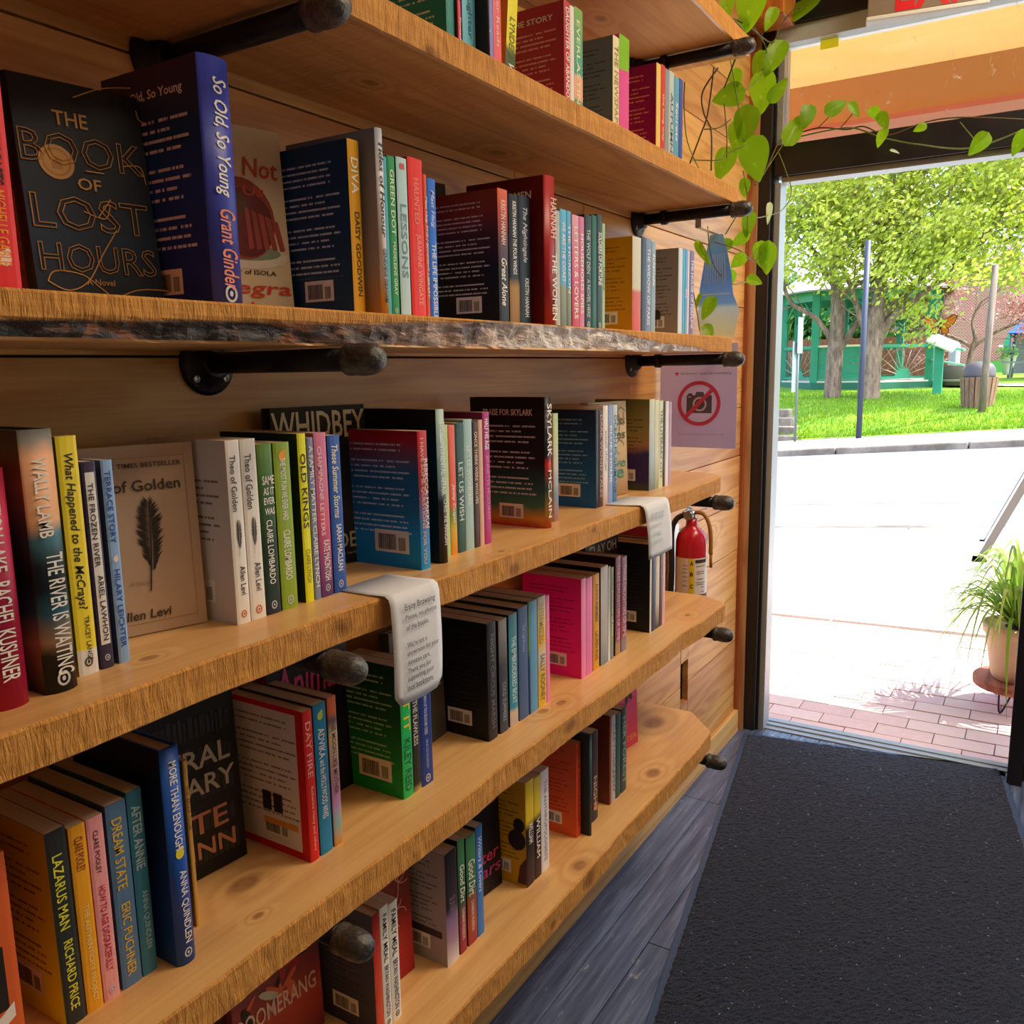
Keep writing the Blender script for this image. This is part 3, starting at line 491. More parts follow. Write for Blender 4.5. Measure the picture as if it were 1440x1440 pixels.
('D', 0.55, 0.556, 0.1982, 0.155, 'p', '9a6c20', 'd8a040', [('THE BRIAR CLUB', 0.05, 0.5, 0.4, 0.6, '6c4418')], 'golden patterned paperback against the royal blue hardcover', {}),
('D', 0.708, 0.724, 0.2007, 0.175, 'p', 'e8e0dc', 'd8241c', [('DAY FIRE', 0.06, 0.45, 0.45, 0.55, 'f4a89c'), ('Katherine Heiny and others', 0.5, 0.93, 0.5, 0.35, 'f4b8a8')], 'red-bordered paperback showing a white back cover with two portraits', {'blurb': '5c4a48', 'left': 1, 'barcode': 1, 'border': 'd8161c', 'portraits': 1}),
('D', 0.726, 0.748, 0.2026, 0.175, 'p', '1c5c80', '1f86b4', [('ADVIKA', 0.16, 0.36, 0.5, 0.5, 'f2efe6'), ('and the HOLLYWOOD WIVES', 0.37, 0.76, 0.5, 0.45, 'f2efe6')], 'turquoise paperback with a yellow flower emblem', {'mark': 'c8d84c'}),
('D', 0.751, 0.767, 0.2036, 0.175, 'p', '8a5c40', 'cfa0a0', [('THE MOON LIKE MOTHER', 0.15, 0.65, 0.5, 0.5, '7a3c4c')], 'multicoloured paperback with peach and mauve swirls', {'grad': [(0, 'd8902c'), (0.15, '8cb8b4'), (0.3, 'c890c8'), (0.5, 'c8a0a4'), (0.75, 'e0cc90'), (0.85, '6c5c70'), (0.9, 'e8743c'), (1, 'e8743c')]}),
('D', 0.894, 0.917, 0.199, 0.175, 'p', '0f8a44', '22c060', [('GET IT', 0.05, 0.52, 0.5, 0.6, 'e8d830'), ('KILEY REID', 0.55, 0.95, 0.5, 0.62, '0f5a4c')], 'vivid green paperback with a large barcode on its back', {'blurb': 'bfe6c4', 'left': 1, 'barcode': 2, 'backgrad': [(0, '10b050'), (0.3, '0f8c44'), (0.6, '0c5c34'), (1, '0a4428')]}),  # shadow at the top is put into the back cover's darker greens
('D', 0.9175, 0.936, 0.1802, 0.175, 'p', '23201e', '3a3c40', [('ONLY THE FLAWLESS', 0.05, 0.6, 0.4, 0.55, 'd8d4cc')], 'charcoal paperback with pale capitals left of the dark blue one', {'grad': [(0, 'c8a860'), (0.06, '22221f'), (1, '3a3c40')]}),
('D', 0.9365, 0.965, 0.1874, 0.175, 'p', '14286c', '1c3a8c', [('THE BOOK WOMAN OF TROUBLESOME CREEK', 0.1, 0.58, 0.45, 0.75, 'c4ccdc'), ('KIM MICHELE RICHARDSON', 0.62, 0.86, 0.5, 0.6, '9cb0d4')], 'dark blue paperback with silvery title lines', {'colophon': 1}),
('D', 1.118, 1.145, 0.2031, 0.175, 'p', '121214', '25262a', [('NIGHT CIRCUS MARSH', 0.1, 0.9, 0.5, 0.4, '6c6e74')], 'thick black paperback showing its back with a small barcode', {'blurb': '3a3a3e', 'left': 1, 'barcode': 1, 'dimblurb': 1}),
('D', 1.153, 1.179, 0.1991, 0.175, 'p', '0e0e10', '454c58', [('COLD SUMMERS', 0.55, 0.9, 0.5, 0.4, '9ca4b4')], 'black paperback with a silver-grey spine', {'grad': [(0, '3c4454'), (0.6, '3f4450'), (1, '9a9690')], 'left': 0.1}),
('D', 1.185, 1.212, 0.2006, 0.175, 'p', '14343c', '3a8c9c', [('THE EMBROIDERED BOAT', 0.2, 0.8, 0.5, 0.5, 'cfe8e8')], 'teal paperback with a pale figure at its foot', {'left': 0.1, 'grad': [(0, 'c8b8a8'), (0.12, 'd8c0ac'), (0.16, '2f98b4'), (1, '4a8c9c')]}),
('D', 1.216, 1.248, 0.2044, 0.175, 'p', '27364e', '4a6690', [('The Lighthouse', 0.15, 0.4, 0.5, 0.4, '93a8cc')], 'dusty navy paperback between the teal and light blue ones', {}),
('D', 1.2485, 1.255, 0.2078, 0.175, 'p', '24602c', '5c9440', [], 'green and navy sliver of a paperback', {'grad': [(0, '203c74'), (0.5, '28508c'), (0.6, '6ca040'), (1, '3c7c50')]}),
('D', 1.2555, 1.281, 0.2067, 0.175, 'p', '3a78a4', '64a4cc', [], 'light blue paperback left of the yellow-striped one', {}),
('D', 1.283, 1.312, 0.2072, 0.175, 'p', '9a7c38', 'e8b82c', [('INTERMEZZO', 0.06, 0.42, 0.4, 0.5, 'a89850'), ('SALLY ROONEY', 0.52, 0.95, 0.5, 0.55, '6c6048')], 'white and yellow striped paperback with grey capitals', {'grad': [(0, 'f0c030'), (0.3, 'e8c040'), (0.45, 'd8d4cc'), (0.6, 'f0b828'), (0.85, 'd8c890'), (1, 'c8c0b0')]}),
('D', 1.3125, 1.326, 0.2039, 0.175, 'p', 'f04c9c', 'f88cc0', [], 'thin pink paperback right of the yellow-striped one', {}),
('D', 1.453, 1.473, 0.2038, 0.175, 'p', 'f01c8c', 'f890c4', [], 'hot pink back-cover paperback with a barcode', {'blurb': '9c1c5c', 'left': 1, 'barcode': 1, 'backgrad': [(0, 'f81c8c'), (1, 'f0208c')]}),
('D', 1.4735, 1.502, 0.2004, 0.175, 'p', 'e82c8c', 'f080b8', [], 'hot pink paperback with a blush spine, second of the pink pair', {}),
('D', 1.505, 1.533, 0.201, 0.175, 'p', 'b88010', 'e8a41c', [('ALWAYS REMEMBER', 0.1, 0.5, 0.5, 0.45, '5c3c10'), ('LAUREN ROSS', 0.6, 0.9, 0.5, 0.5, '5c3c10')], 'marigold paperback right of the pink pair', {}),
('D', 1.54, 1.574, 0.2089, 0.175, 'p', '181818', 'd8d4cc', [], 'white-spined paperback with a black back', {'left': 0.15, 'grad': [(0, '7c8c9c'), (0.3, 'b8b8b4'), (1, 'e8e6e0')]}),
('D', 1.5745, 1.586, 0.2034, 0.175, 'p', '2a2c2c', 'e4e8e4', [], 'thin white paperback with a dark back', {}),
('D', 1.5865, 1.602, 0.1986, 0.175, 'p', '6c7c40', '9cac5c', [('summer of lilies', 0.2, 0.8, 0.5, 0.5, 'f2efe6')], 'thin moss green paperback near the rose-brown pair', {'grad': [(0, '7c8ca4'), (0.3, '9cac5c'), (1, 'a8b088')]}),
('D', 1.611, 1.636, 0.2163, 0.175, 'p', '3a1418', 'a8506c', [('THREE DAUGHTERS OF TIME', 0.08, 0.85, 0.5, 0.6, 'e8c0c8')], 'rose-brown paperback, first of a matching pair', {'left': 0.15, 'grad': [(0, 'b8905c'), (0.12, 'b09060'), (0.15, '9c4864'), (1, 'b06078')]}),
('D', 1.64, 1.668, 0.21, 0.175, 'p', 'a03c58', 'b8607c', [('THREE DAUGHTERS OF TIME', 0.08, 0.85, 0.5, 0.6, 'e8c0c8')], 'rose-brown paperback, second of a matching pair', {'grad': [(0, '8c8490'), (0.12, '94808c'), (0.15, 'a8546c'), (1, 'b8687c')]}),
('D', 1.797, 1.807, 0.2096, 0.175, 'p', '151518', 'e8e4e0', [], 'black back-cover paperback partly behind the small notice', {'blurb': '3c3c40', 'left': 1, 'barcode': 1, 'dimblurb': 1}),
('D', 1.8075, 1.831, 0.2085, 0.175, 'p', '18203c', '242c48', [], 'ink blue paperback right of the black back cover', {}),
('D', 1.8315, 1.855, 0.2092, 0.175, 'p', 'cdc8b8', 'd8d4c0', [], 'stone white paperback near the end of the fifth plank', {'grad': [(0, '20283c'), (0.3, 'd0ccc0'), (1, 'dedbc8')]}),
('D', 1.8555, 1.873, 0.2111, 0.175, 'p', '4c2420', '5c2c28', [], 'maroon paperback near the end of the fifth plank', {}),
('D', 1.8735, 1.891, 0.2337, 0.175, 'p', 'e84c70', 'e8b8c0', [], 'taller pink-covered paperback closing the row on the fifth plank', {}),
('E', 0.814, 0.83, 0.1916, 0.175, 'p', '4c5068', 'd8382c', [], 'slate back-cover paperback with a red spine', {'blurb': '2c3044', 'left': 1, 'barcode': 1, 'grad': [(0, 'd85038'), (0.5, 'd84830'), (1, 'a81c24')], 'backgrad': [(0, '3c3c54'), (1, '5c6478')]}),
('E', 0.8305, 0.848, 0.1933, 0.175, 'p', 'c8c4ac', 'f4f0e4', [('FAMILY MEAL', 0.06, 0.45, 0.5, 0.5, '2c3040'), ('BRYAN WASHINGTON', 0.48, 0.9, 0.5, 0.5, '2c3c6c')], 'cream paperback with navy capitals, nearer of two alike', {'colophon': 'k'}),
('E', 0.8485, 0.869, 0.1889, 0.175, 'p', 'c8c4ac', 'f4f0e4', [('FAMILY MEAL', 0.06, 0.45, 0.5, 0.5, '2c3040'), ('BRYAN WASHINGTON', 0.48, 0.9, 0.5, 0.5, '2c3c6c')], 'cream paperback with navy capitals, farther of two alike', {'colophon': 'k'}),
('E', 0.985, 1.017, 0.1942, 0.175, 'p', 'a8a0a0', '24202c', [('SUNRISE', 0.4, 0.6, 0.5, 0.5, '7c6c84')], 'paperback with a black to mauve spine showing a white printed back', {'blurb': '3c3840', 'left': 1, 'barcode': 1, 'backbar': 1, 'grad': [(0, 'e8e0dc'), (0.2, 'b08ca4'), (0.4, '8c6c9c'), (0.5, '2c2434'), (1, '1c1c20')]}),
('E', 1.02, 1.039, 0.2003, 0.175, 'p', '1c2c20', '3c8450', [('Good Dirt', 0.22, 0.55, 0.5, 0.7, 'f2efe6'), ('CHARMAINE WILKERSON', 0.6, 0.88, 0.5, 0.5, 'f0d8d0')], 'green and red paperback with large white title, nearer of two', {'left': 0.15, 'grad': [(0, 'a82c3c'), (0.25, 'a8344c'), (0.45, '2c5c40'), (1, '509a64')]}),
('E', 1.043, 1.07, 0.1935, 0.175, 'p', '14241c', '3c8450', [('Good Dirt', 0.22, 0.55, 0.5, 0.7, 'f2efe6'), ('CHARMAINE WILKERSON', 0.6, 0.88, 0.5, 0.5, 'f0d8d0')], 'green and red paperback with large white title, farther of two', {'left': 0.15, 'grad': [(0, 'a82c3c'), (0.2, 'b8502c'), (0.4, '9c4c34'), (0.5, '2c6c48'), (1, '509a64')]}),
('E', 1.071, 1.091, 0.1984, 0.175, 'p', '2c5488', '4484d0', [('Writers & Lovers', 0.1, 0.6, 0.5, 0.5, 'e4ecf8')], 'cornflower blue paperback next to the green pair', {}),
('E', 1.231, 1.26, 0.2057, 0.175, 'p', 'd8a814', 'e8c420', [('WILLIAM', 0.4, 0.6, 0.55, 0.5, 'f2efe6')], 'yellow paperback with a black silhouette showing its back cover', {'blurb': '5c4408', 'left': 1, 'barcode': 1, 'blob': 1, 'grad': [(0, '3c1820'), (0.3, '1c1418'), (0.55, '18161a'), (0.64, 'e8c828'), (1, 'f0d040')]}),
('E', 1.261, 1.286, 0.2014, 0.175, 'p', 'b08c1c', 'e0c434', [('WILLIAM', 0.4, 0.8, 0.5, 0.5, 'f2efe6')], 'yellow and black paperback, second beside the silhouette', {'grad': [(0, '3c1c20'), (0.3, '1c1418'), (0.58, '1c1a1c'), (0.66, 'e0c434'), (1, 'e8d048')]}),
('E', 1.2865, 1.316, 0.2027, 0.175, 'p', 'd8d4d4', 'ece8ec', [('THE ANTHROPOLOGISTS', 0.1, 0.9, 0.5, 0.35, '8c8c98')], 'plain white paperback at the end of the yellow group', {}),
('E', 1.428, 1.448, 0.2017, 0.175, 'p', 'e0582c', 'd84c24', [('THE ORCHARDIST', 0.1, 0.9, 0.5, 0.5, '9c2c14')], 'orange back-cover paperback with a barcode', {'blurb': '8c2c14', 'left': 1, 'barcode': 1, 'backgrad': [(0, 'f0642c'), (0.4, 'd8542c'), (1, 'c8502c')]}),
('E', 1.4485, 1.456, 0.2181, 0.195, 'h', '1c2c30', '2c5460', [('HONEY BADGER', 0.2, 0.8, 0.5, 0.4, '6c9ca4')], 'dark petrol blue hardcover beside the orange cover', {'left': 0.1}),
('E', 1.496, 1.526, 0.1976, 0.175, 'p', '1c1c20', '2c2428', [('NIGHT', 0.5, 0.9, 0.5, 0.5, 'd8a890')], 'near-black paperback with a little orange picture on its spine', {'mark': 'd8602c'}),
('E', 1.582, 1.591, 0.2052, 0.175, 'p', '7c3c30', '8c4434', [], 'russet brown board-backed book', {}),
('E', 1.5915, 1.613, 0.2004, 0.175, 'p', '8c8c90', 'b4b4b8', [('CARTOGRAPHY', 0.1, 0.9, 0.5, 0.5, '5c5c64')], 'light grey paperback right of the russet one', {}),
('E', 1.614, 1.639, 0.1958, 0.175, 'p', '1c3c3c', '28504c', [], 'deep green paperback, first of a dark pair', {}),
('E', 1.641, 1.671, 0.1976, 0.175, 'p', '14282c', '22403c', [('HER FOREST', 0.1, 0.9, 0.5, 0.5, '8ca8a0')], 'deep green paperback, second of a dark pair', {}),
]
FACES=[
('B', (0.126, 0.598), 10.4, 0.126, 0.2135, 0.018, 7, [(0, '16202c'), (0.3, '1b3450'), (0.5, '17283c'), (1, '14161c')], '101114', [('THE', 0.3, 0.56, 0.8, 0.865, 'c79a50'), ('BOOK', 0.03, 0.97, 0.62, 0.765, 'c79a50'), ('OF', 0.42, 0.6, 0.52, 0.575, 'c79a50'), ('LOST', 0.05, 0.95, 0.33, 0.485, 'c79a50'), ('HOURS', 0.06, 0.96, 0.14, 0.27, 'c79a50'), ('A Novel', 0.38, 0.6, 0.085, 0.115, 'b09058')], 'clock', 'black and blue face-out hardcover, gold outlined title, round gold seal'),
('B', (0.08, 0.828), 12, 0.15, 0.232, 0.022, 4, [(0, 'e8d8b4'), (1, 'dcc8a0')], 'c8b890', [('This Is Not', 0.05, 0.95, 0.74, 0.84, 'c8442c'), ('About Us', 0.05, 0.8, 0.64, 0.7, 'c8442c'), ('Author of ISOLA', 0.3, 0.85, 0.225, 0.25, '3c3428'), ('Allegra', 0.1, 0.98, 0.1, 0.19, 'd8442c'), ('Goodman', 0.1, 0.98, 0.0, 0.08, 'd8442c')], 'cake', 'cream face-out book with a painted bundt cake and red lettering'),
('B', (0.062, 1.213), 12, 0.152, 0.235, 0.022, 4, [(0, '6c5c20'), (0.25, '8c8c30'), (0.5, '4c4030'), (1, '3c3424')], '2c2418', [('BROKEN', 0.1, 0.95, 0.72, 0.86, 'b8a030'), ('COUNTRY', 0.05, 0.95, 0.55, 0.68, 'b8a030')], 'seal', 'dark olive face-out book with tall yellow letters and a round seal'),
('A', (0.09, 1.434), 10, 0.14, 0.213, 0.02, 4, [(0, 'c87818'), (0.4, 'd8a018'), (1, 'e8b820')], 'a87818', [('HISTORY', 0.1, 0.97, 0.6, 0.78, 'f2efe6')], 'flower', 'golden yellow face-out book with a red poppy and white capitals'),
('C', (0.134, 0.613), 17.6, 0.137, 0.203, 0.02, 2, [(0, 'c8a888'), (1, 'c0a084')], 'b89c80', [('NEW YORK TIMES BESTSELLER', 0.08, 0.9, 0.885, 0.91, '4c3c34'), ('Theo of Golden', 0.06, 0.88, 0.76, 0.82, '3c342c'), ('A Novel', 0.42, 0.6, 0.265, 0.285, 'a88c74'), ('Allen Levi', 0.3, 0.72, 0.08, 0.13, '3c342c')], 'feather', 'tan face-out paperback with a large dark feather'),
('C', (0.082, 0.957), 15, 0.152, 0.229, 0.022, 2, [(0, '141414'), (0.35, '2c241c'), (0.45, '16181a'), (0.8, '14171a'), (1, '101010')], '0e0e0e', [('WHIDBEY', 0.02, 0.99, 0.8, 0.97, 'e6d8b0'), ('HIDDEN', 0.3, 0.95, 0.1, 0.2, 'b8a884'), ('A mystery from the harbour', 0.2, 0.9, 0.05, 0.075, '98886c')], None, 'black face-out book with tall bone-coloured capitals'),
('C', (0.148, 1.731), 11, 0.135, 0.203, 0.02, 2, [(0, 'a88050'), (0.5, 'd8bc8c'), (1, 'd8c8a0')], 'b89c70', [('The Roots', 0.2, 0.95, 0.75, 0.85, '7c6c44'), ('Trees', 0.3, 0.95, 0.6, 0.7, '5c5c3c'), ('Eve', 0.5, 0.95, 0.3, 0.4, '3c8c6c'), ('e', 0.7, 0.9, 0.18, 0.28, '3c8c6c')], 'swirl', 'beige illustrated face-out book with brown and green letters'),
('D', (0.089, 0.681), 5.5, 0.15, 0.222, 0.022, 2, [(0, '0e0e10'), (0.5, '17181c'), (1, '101114')], '0c0c0e', [('The', 0.08, 0.3, 0.78, 0.85, 'b8b4a8'), ('ASTRAL', 0.05, 0.92, 0.62, 0.74, 'c0bcb0'), ('LIBRARY', 0.05, 0.95, 0.47, 0.58, 'c0bcb0'), ('KATE', 0.1, 0.85, 0.25, 0.37, 'c07c5c'), ('QUINN', 0.1, 0.9, 0.09, 0.21, 'c07c5c')], 'shelves', 'black face-out book with silver and copper capitals'),
('D', (0.078, 0.899), 2, 0.15, 0.225, 0.022, 2, [(0, '16141a'), (1, '1c181e')], '8c1c3c', [('Animal', 0.1, 0.9, 0.72, 0.95, 'c03c6c'), ('heart', 0.2, 0.8, 0.3, 0.45, 'a8346c')], None, 'dark face-out book with tall raspberry letters behind the bracket cap'),
('D', (0.092, 1.112), -4, 0.145, 0.215, 0.02, 2, [(0, '4c4840'), (1, '5c5448')], '3c3830', [('SMOKE', 0.1, 0.93, 0.42, 0.52, 'd8c8a0')], None, 'grey-brown face-out book with pale capitals behind the blue ones'),
('D', (0.1, 1.8), 4, 0.15, 0.232, 0.022, 2, [(0, '201c1c'), (1, '2a2422')], '181414', [('CLAY OH', 0.1, 0.92, 0.84, 0.94, 'c8b894')], None, 'dark face-out book with pale capitals beneath the middle plank'),
('E', (0.088, 0.798), 5, 0.15, 0.222, 0.022, 2, [(0, '7c2438'), (0.3, 'c04c38'), (0.5, '8c3c48'), (0.7, '3c5c3c'), (1, '24342c')], '5c1c2c', [('BOOMERANG', 0.05, 0.93, 0.3, 0.42, 'e8ccc8')], 'leaves', 'colourful face-out book with painted leaves and pale capitals'),
('E', (0.13, 0.957), 5, 0.135, 0.203, 0.02, 2, [(0, 'a81c20'), (0.4, 'b82c24'), (0.6, '8c2c24'), (1, '7c4430')], '7c1418', [], 'swirl', 'red face-out book behind the cream pair'),
('E', (0.127, 1.222), 6, 0.135, 0.203, 0.02, 2, [(0, '14141c'), (1, '18161e')], '101014', [('Paris', 0.3, 0.95, 0.82, 0.94, 'c02c6c'), ('After', 0.3, 0.95, 0.3, 0.42, 'c8305c'), ('Stars', 0.3, 0.98, 0.16, 0.28, 'a83478')], None, 'black face-out book with hot pink lettering'),
('E', (0.099, 1.91), 8, 0.135, 0.203, 0.02, 2, [(0, 'd83c4c'), (0.3, 'd8306c'), (1, 'e85c9c')], 'c84c80', [('BUTTER', 0.2, 0.95, 0.08, 0.15, 'f0903c')], 'bloom', 'pink face-out book with a black flower and orange letters'),
]
LEAVES=[(0.21, 2.33, 2.25, 0.101, -100.62), (0.15, 2.33, 2.269, 0.061, -93.576), (0.174, 2.33, 2.21, 0.054, -162.646), (0.194, 2.33, 2.163, 0.044, -93.366), (0.178, 2.62, 2.319, 0.058, -109.44), (0.179, 3.0, 2.472, 0.087, 14.036), (0.149, 2.62, 2.208, 0.056, -120.964), (0.19, 2.62, 2.212, 0.092, -112.38), (0.154, 2.33, 2.051, 0.073, -170.538), (0.162, 2.62, 2.125, 0.097, -93.18), (0.21, 2.62, 2.13, 0.064, 51.843), (0.177, 2.33, 2.087, 0.044, -86.634), (0.205, 2.33, 1.965, 0.086, -100.008), (0.183, 2.33, 1.942, 0.072, -93.366), (0.233, 2.33, 1.881, 0.1, -77.471), (0.148, 2.33, 1.881, 0.072, -110.556), (0.161, 3.0, 2.114, 0.097, 63.435), (0.198, 3.0, 2.141, 0.064, -98.13), (0.289, 3.0, 2.158, 0.062, 27.897), (0.343, 3.0, 2.139, 0.047, -59.036), (0.404, 3.0, 2.118, 0.045, -57.724), (0.43, 3.0, 2.092, 0.049, -69.146), (0.425, 3.0, 2.043, 0.053, -110.225), (0.532, 3.0, 2.057, 0.033, -157.62), (0.693, 3.0, 1.986, 0.064, -128.157), (0.798, 3.0, 1.974, 0.065, -118.072), (0.467, 3.0, 1.999, 0.027, -26.565), (0.207, 2.33, 1.815, 0.041, -100.008), (0.219, 2.33, 1.721, 0.058, -99.462), (0.195, 2.33, 1.687, 0.052, -164.476), (0.147, 2.33, 1.675, 0.05, -173.991), (0.127, 2.25, 1.648, 0.068, -57.995), (0.193, 2.33, 1.631, 0.042, -137.291), (0.172, 2.62, 1.677, 0.064, -90.0), (0.191, 2.62, 1.663, 0.085, -98.973), (0.177, 2.33, 1.589, 0.036, -99.462), (0.242, 2.33, 1.578, 0.037, -23.962), (0.141, 2.25, 1.506, 0.056, -115.201), (0.146, 2.25, 1.448, 0.038, -57.995), (0.115, 2.25, 1.527, 0.036, -109.44), (0.191, 2.62, 1.792, 0.056, -87.138)]
STEMS=[[(0.106, 2.2, 2.267), (0.146, 2.3, 2.241), (0.195, 2.35, 2.221), (0.19, 2.6, 2.251), (0.187, 2.7, 2.328), (0.168, 2.9, 2.433), (0.164, 3.0, 2.471)], [(0.149, 2.24, 2.098), (0.135, 2.24, 1.991), (0.117, 2.24, 1.942), (0.086, 2.24, 1.868)], [(0.08, 2.22, 2.071), (0.079, 2.22, 2.012), (0.09, 2.22, 1.925), (0.126, 2.22, 1.847)], [(0.153, 2.26, 2.102), (0.113, 2.26, 2.05), (0.118, 2.26, 1.998), (0.138, 2.26, 1.952), (0.14, 2.26, 1.856)], [(0.157, 2.3, 2.026), (0.166, 2.3, 1.947), (0.167, 2.3, 1.891)], [(0.099, 2.24, 1.884), (0.151, 2.28, 1.884), (0.167, 2.3, 1.901), (0.2, 2.33, 1.922)], [(0.119, 2.26, 1.96), (0.15, 2.28, 1.963), (0.176, 2.3, 1.984)], [(0.184, 2.5, 1.854), (0.156, 2.7, 1.931), (0.124, 2.95, 2.066), (0.133, 3.04, 2.1), (0.224, 3.04, 2.113), (0.312, 3.04, 2.095), (0.365, 3.04, 2.096), (0.44, 3.04, 2.059), (0.54, 3.04, 2.081), (0.637, 3.04, 2.08), (0.805, 3.04, 2.048)], [(0.136, 3.03, 2.089), (0.249, 3.03, 2.098), (0.335, 3.03, 2.094), (0.421, 3.03, 2.053), (0.525, 3.03, 2.018), (0.672, 3.03, 1.986), (0.807, 3.03, 2.018)], [(0.134, 2.8, 1.961), (0.127, 2.98, 2.06), (0.138, 3.04, 2.104)], [(0.138, 2.9, 2.022), (0.162, 2.9, 1.965), (0.195, 2.85, 1.888), (0.195, 2.75, 1.821), (0.189, 2.62, 1.788), (0.202, 2.45, 1.758), (0.214, 2.33, 1.752)], [(0.137, 2.25, 1.717), (0.144, 2.25, 1.659), (0.151, 2.27, 1.616), (0.171, 2.3, 1.584), (0.191, 2.33, 1.572), (0.188, 2.5, 1.6)], [(0.105, 2.24, 1.553), (0.116, 2.24, 1.497), (0.124, 2.24, 1.451)], [(0.202, 2.33, 1.86), (0.213, 2.33, 1.805), (0.218, 2.33, 1.751), (0.216, 2.33, 1.68), (0.196, 2.4, 1.642), (0.166, 2.6, 1.694)], [(0.153, 2.26, 1.677), (0.198, 2.33, 1.659), (0.187, 2.5, 1.647), (0.181, 2.6, 1.688)], [(0.199, 2.4, 2.23), (0.176, 2.6, 2.235), (0.166, 2.6, 2.171), (0.184, 2.4, 2.081), (0.176, 2.34, 2.033)], [(0.161, 2.3, 2.171), (0.177, 2.3, 2.1), (0.189, 2.33, 2.002), (0.204, 2.33, 1.93)], [(0.224, 3.04, 2.113), (0.26, 3.02, 2.135), (0.285, 3.0, 2.154)], [(0.29, 3.04, 2.098), (0.325, 3.02, 2.125), (0.343, 3.0, 2.137)], [(0.146, 2.9, 2.116), (0.176, 2.7, 2.146), (0.187, 2.62, 2.182)], [(0.638, 3.04, 2.066), (0.686, 3.0, 1.998)], [(0.168, 2.3, 1.699), (0.196, 2.3, 1.741), (0.204, 2.33, 1.771)]]
# ------------------------------------------------------------------ shelves
BR = 'shelf planks on the pine wall'
def shelf(label, zb, zt, y1, end, mats, seed=0, wob=.004, live=None, y0=-.9, xf=.245):
    """end(y, y1) -> how far the front edge is cut back near the end"""
    n = 260; rings = []; K = 9
    me_v = []; masks = []
    for i in range(n + 1):
        y = y0 + (y1 - y0) * i / n
        cut = end(y, y1)
        base = xf - cut + wob * (mn.noise(Vector((y*2.1, seed, 0))) + .4*mn.noise(Vector((y*9, seed, 3))))
        zt_i = zt; zb_i = zb
        ring = [(0.0005, y, zb_i), (0.0005, y, zt_i), (base*.6, y, zt_i), (base - .0025, y, zt_i)]
        mk = [0, 0, 0, 0]
        for k in range(K + 1):
            f = k / K; z = zt_i - .0025 - f*(zt_i - zb_i - .005)
            r = .0011 * mn.noise(Vector((y*70, z*60, seed))) + .0008*mn.noise(Vector((y*190, z*25, seed+4)))
            xx = base + r; mkv = 0
            if live:
                b = live(y) + .05*mn.noise(Vector((y*14, 2, seed)))
                if f > b:
                    dd = min(1, (f-b)*4)
                    xx -= dd*(.004 + .012*(f-b)) - dd*(.0085*mn.noise(Vector((y*30, z*45, 9))) + .003*mn.noise(Vector((y*85, z*110, 5))))
                    mkv = dd
            ring.append((xx, y, z)); mk.append(mkv)
        ring.append((base - .004 - (.012 if live else 0), y, zb_i)); mk.append(0)
        rings.append(ring); masks += mk
    mb = MB(); mb.ring_loft(rings, 0, False, True)
    kk = len(rings[0])
    # material slots: 0 planed faces, 1 sawn front
    fi = 0
    for a in range(n):
        for i in range(kk):
            if 3 <= i <= kk - 3: mb.m[fi] = 1
            fi += 1
    mb.m[-1] = 1; mb.m[-2] = 1
    o = mb.build('shelf_plank', mats)
    if live:
        at = o.data.attributes.new('bark', 'FLOAT', 'POINT')
        at.data.foreach_set('value', masks)
    for f_ in o.data.polygons: f_.use_smooth = False
    return tag(o, label, 'shelf', BR)

def planed(name, knots, auto=False, **k):
    return wood(name, 'ecbc78', 'd0945a', '7c4028', knots=knots, knot_auto=auto, rough=.36, coat=.3, contrast=.42, gs=.8, **k)
def sawn(name, knots): return wood(name, 'e0a04c', 'bc7a30', '6a3618', knots=knots, knot_auto=False, rough=.75, saw=1.0, gs=2.2, contrast=.25)
under = [(.053, 1.37, 1.742, .02), (.12, .95, 1.742, .012)]
def chamfer(a, b_): return lambda y, y1: max(0, (y - (y1 - a)) / a) * b_
def rounded(r): return lambda y, y1: (r - math.sqrt(max(0, r*r - max(0, y-(y1-r))**2)))
z_s = {'S1': (2.10, 2.145), 'A': (1.742, 1.782), 'B': (1.389, 1.428), 'C': (1.043, 1.083), 'D': (.703, .748), 'E': (.372, .418)}
shelf('topmost pine plank cut off by the upper edge of the picture', *z_s['S1'], 2.22, lambda y, y1: 0, [planed('planed_one', [(.046, 1.806, 2.1, .014)]), sawn('sawn_one', [])], 1)
shelf('second pine plank from the top, seen from below with a pale sawn front', *z_s['A'], 2.155, lambda y, y1: 0, [wood('planed_two', 'd9a05c', 'b3783c', '5a2c18', knots=under, knot_auto=False, rough=.6, saw=.35, contrast=.45), sawn('sawn_two', [(.245, .92, 1.745, .014)])], 2)

def live_b(y):
    pts = [(-1, .5), (.36, .55), (.43, .5), (.6, .36), (.74, .32), (.85, .15), (.98, .0), (1.06, -.1), (1.4, -.1), (1.5, .15), (1.68, .5), (1.9, .75), (2.02, 1.15), (3, 1.3)]
    for (a, fa), (b_, fb) in zip(pts, pts[1:]):
        if a <= y <= b_: return fa + (fb-fa)*(y-a)/(b_-a)
    return 1.3
lm = sawn('live_edge', [(.245, .7, 1.405, .006)])
n, l = lm.node_tree.nodes, lm.node_tree.links; p = n['Principled BSDF']
basec = p.inputs['Base Color'].links[0].from_socket
at = n.new('ShaderNodeAttribute'); at.attribute_name = 'bark'
tc = n.new('ShaderNodeTexCoord'); sx = n.new('ShaderNodeSeparateXYZ'); l.new(tc.outputs['Object'], sx.inputs[0])
n1 = noise_t(n, l, vscale(n, l, tc.outputs['Object'], (20, 11, 40)), 1, 5, .65, .6)
n2 = noise_t(n, l, vscale(n, l, tc.outputs['Object'], (60, 50, 90)), 1, 5, .7, .5)
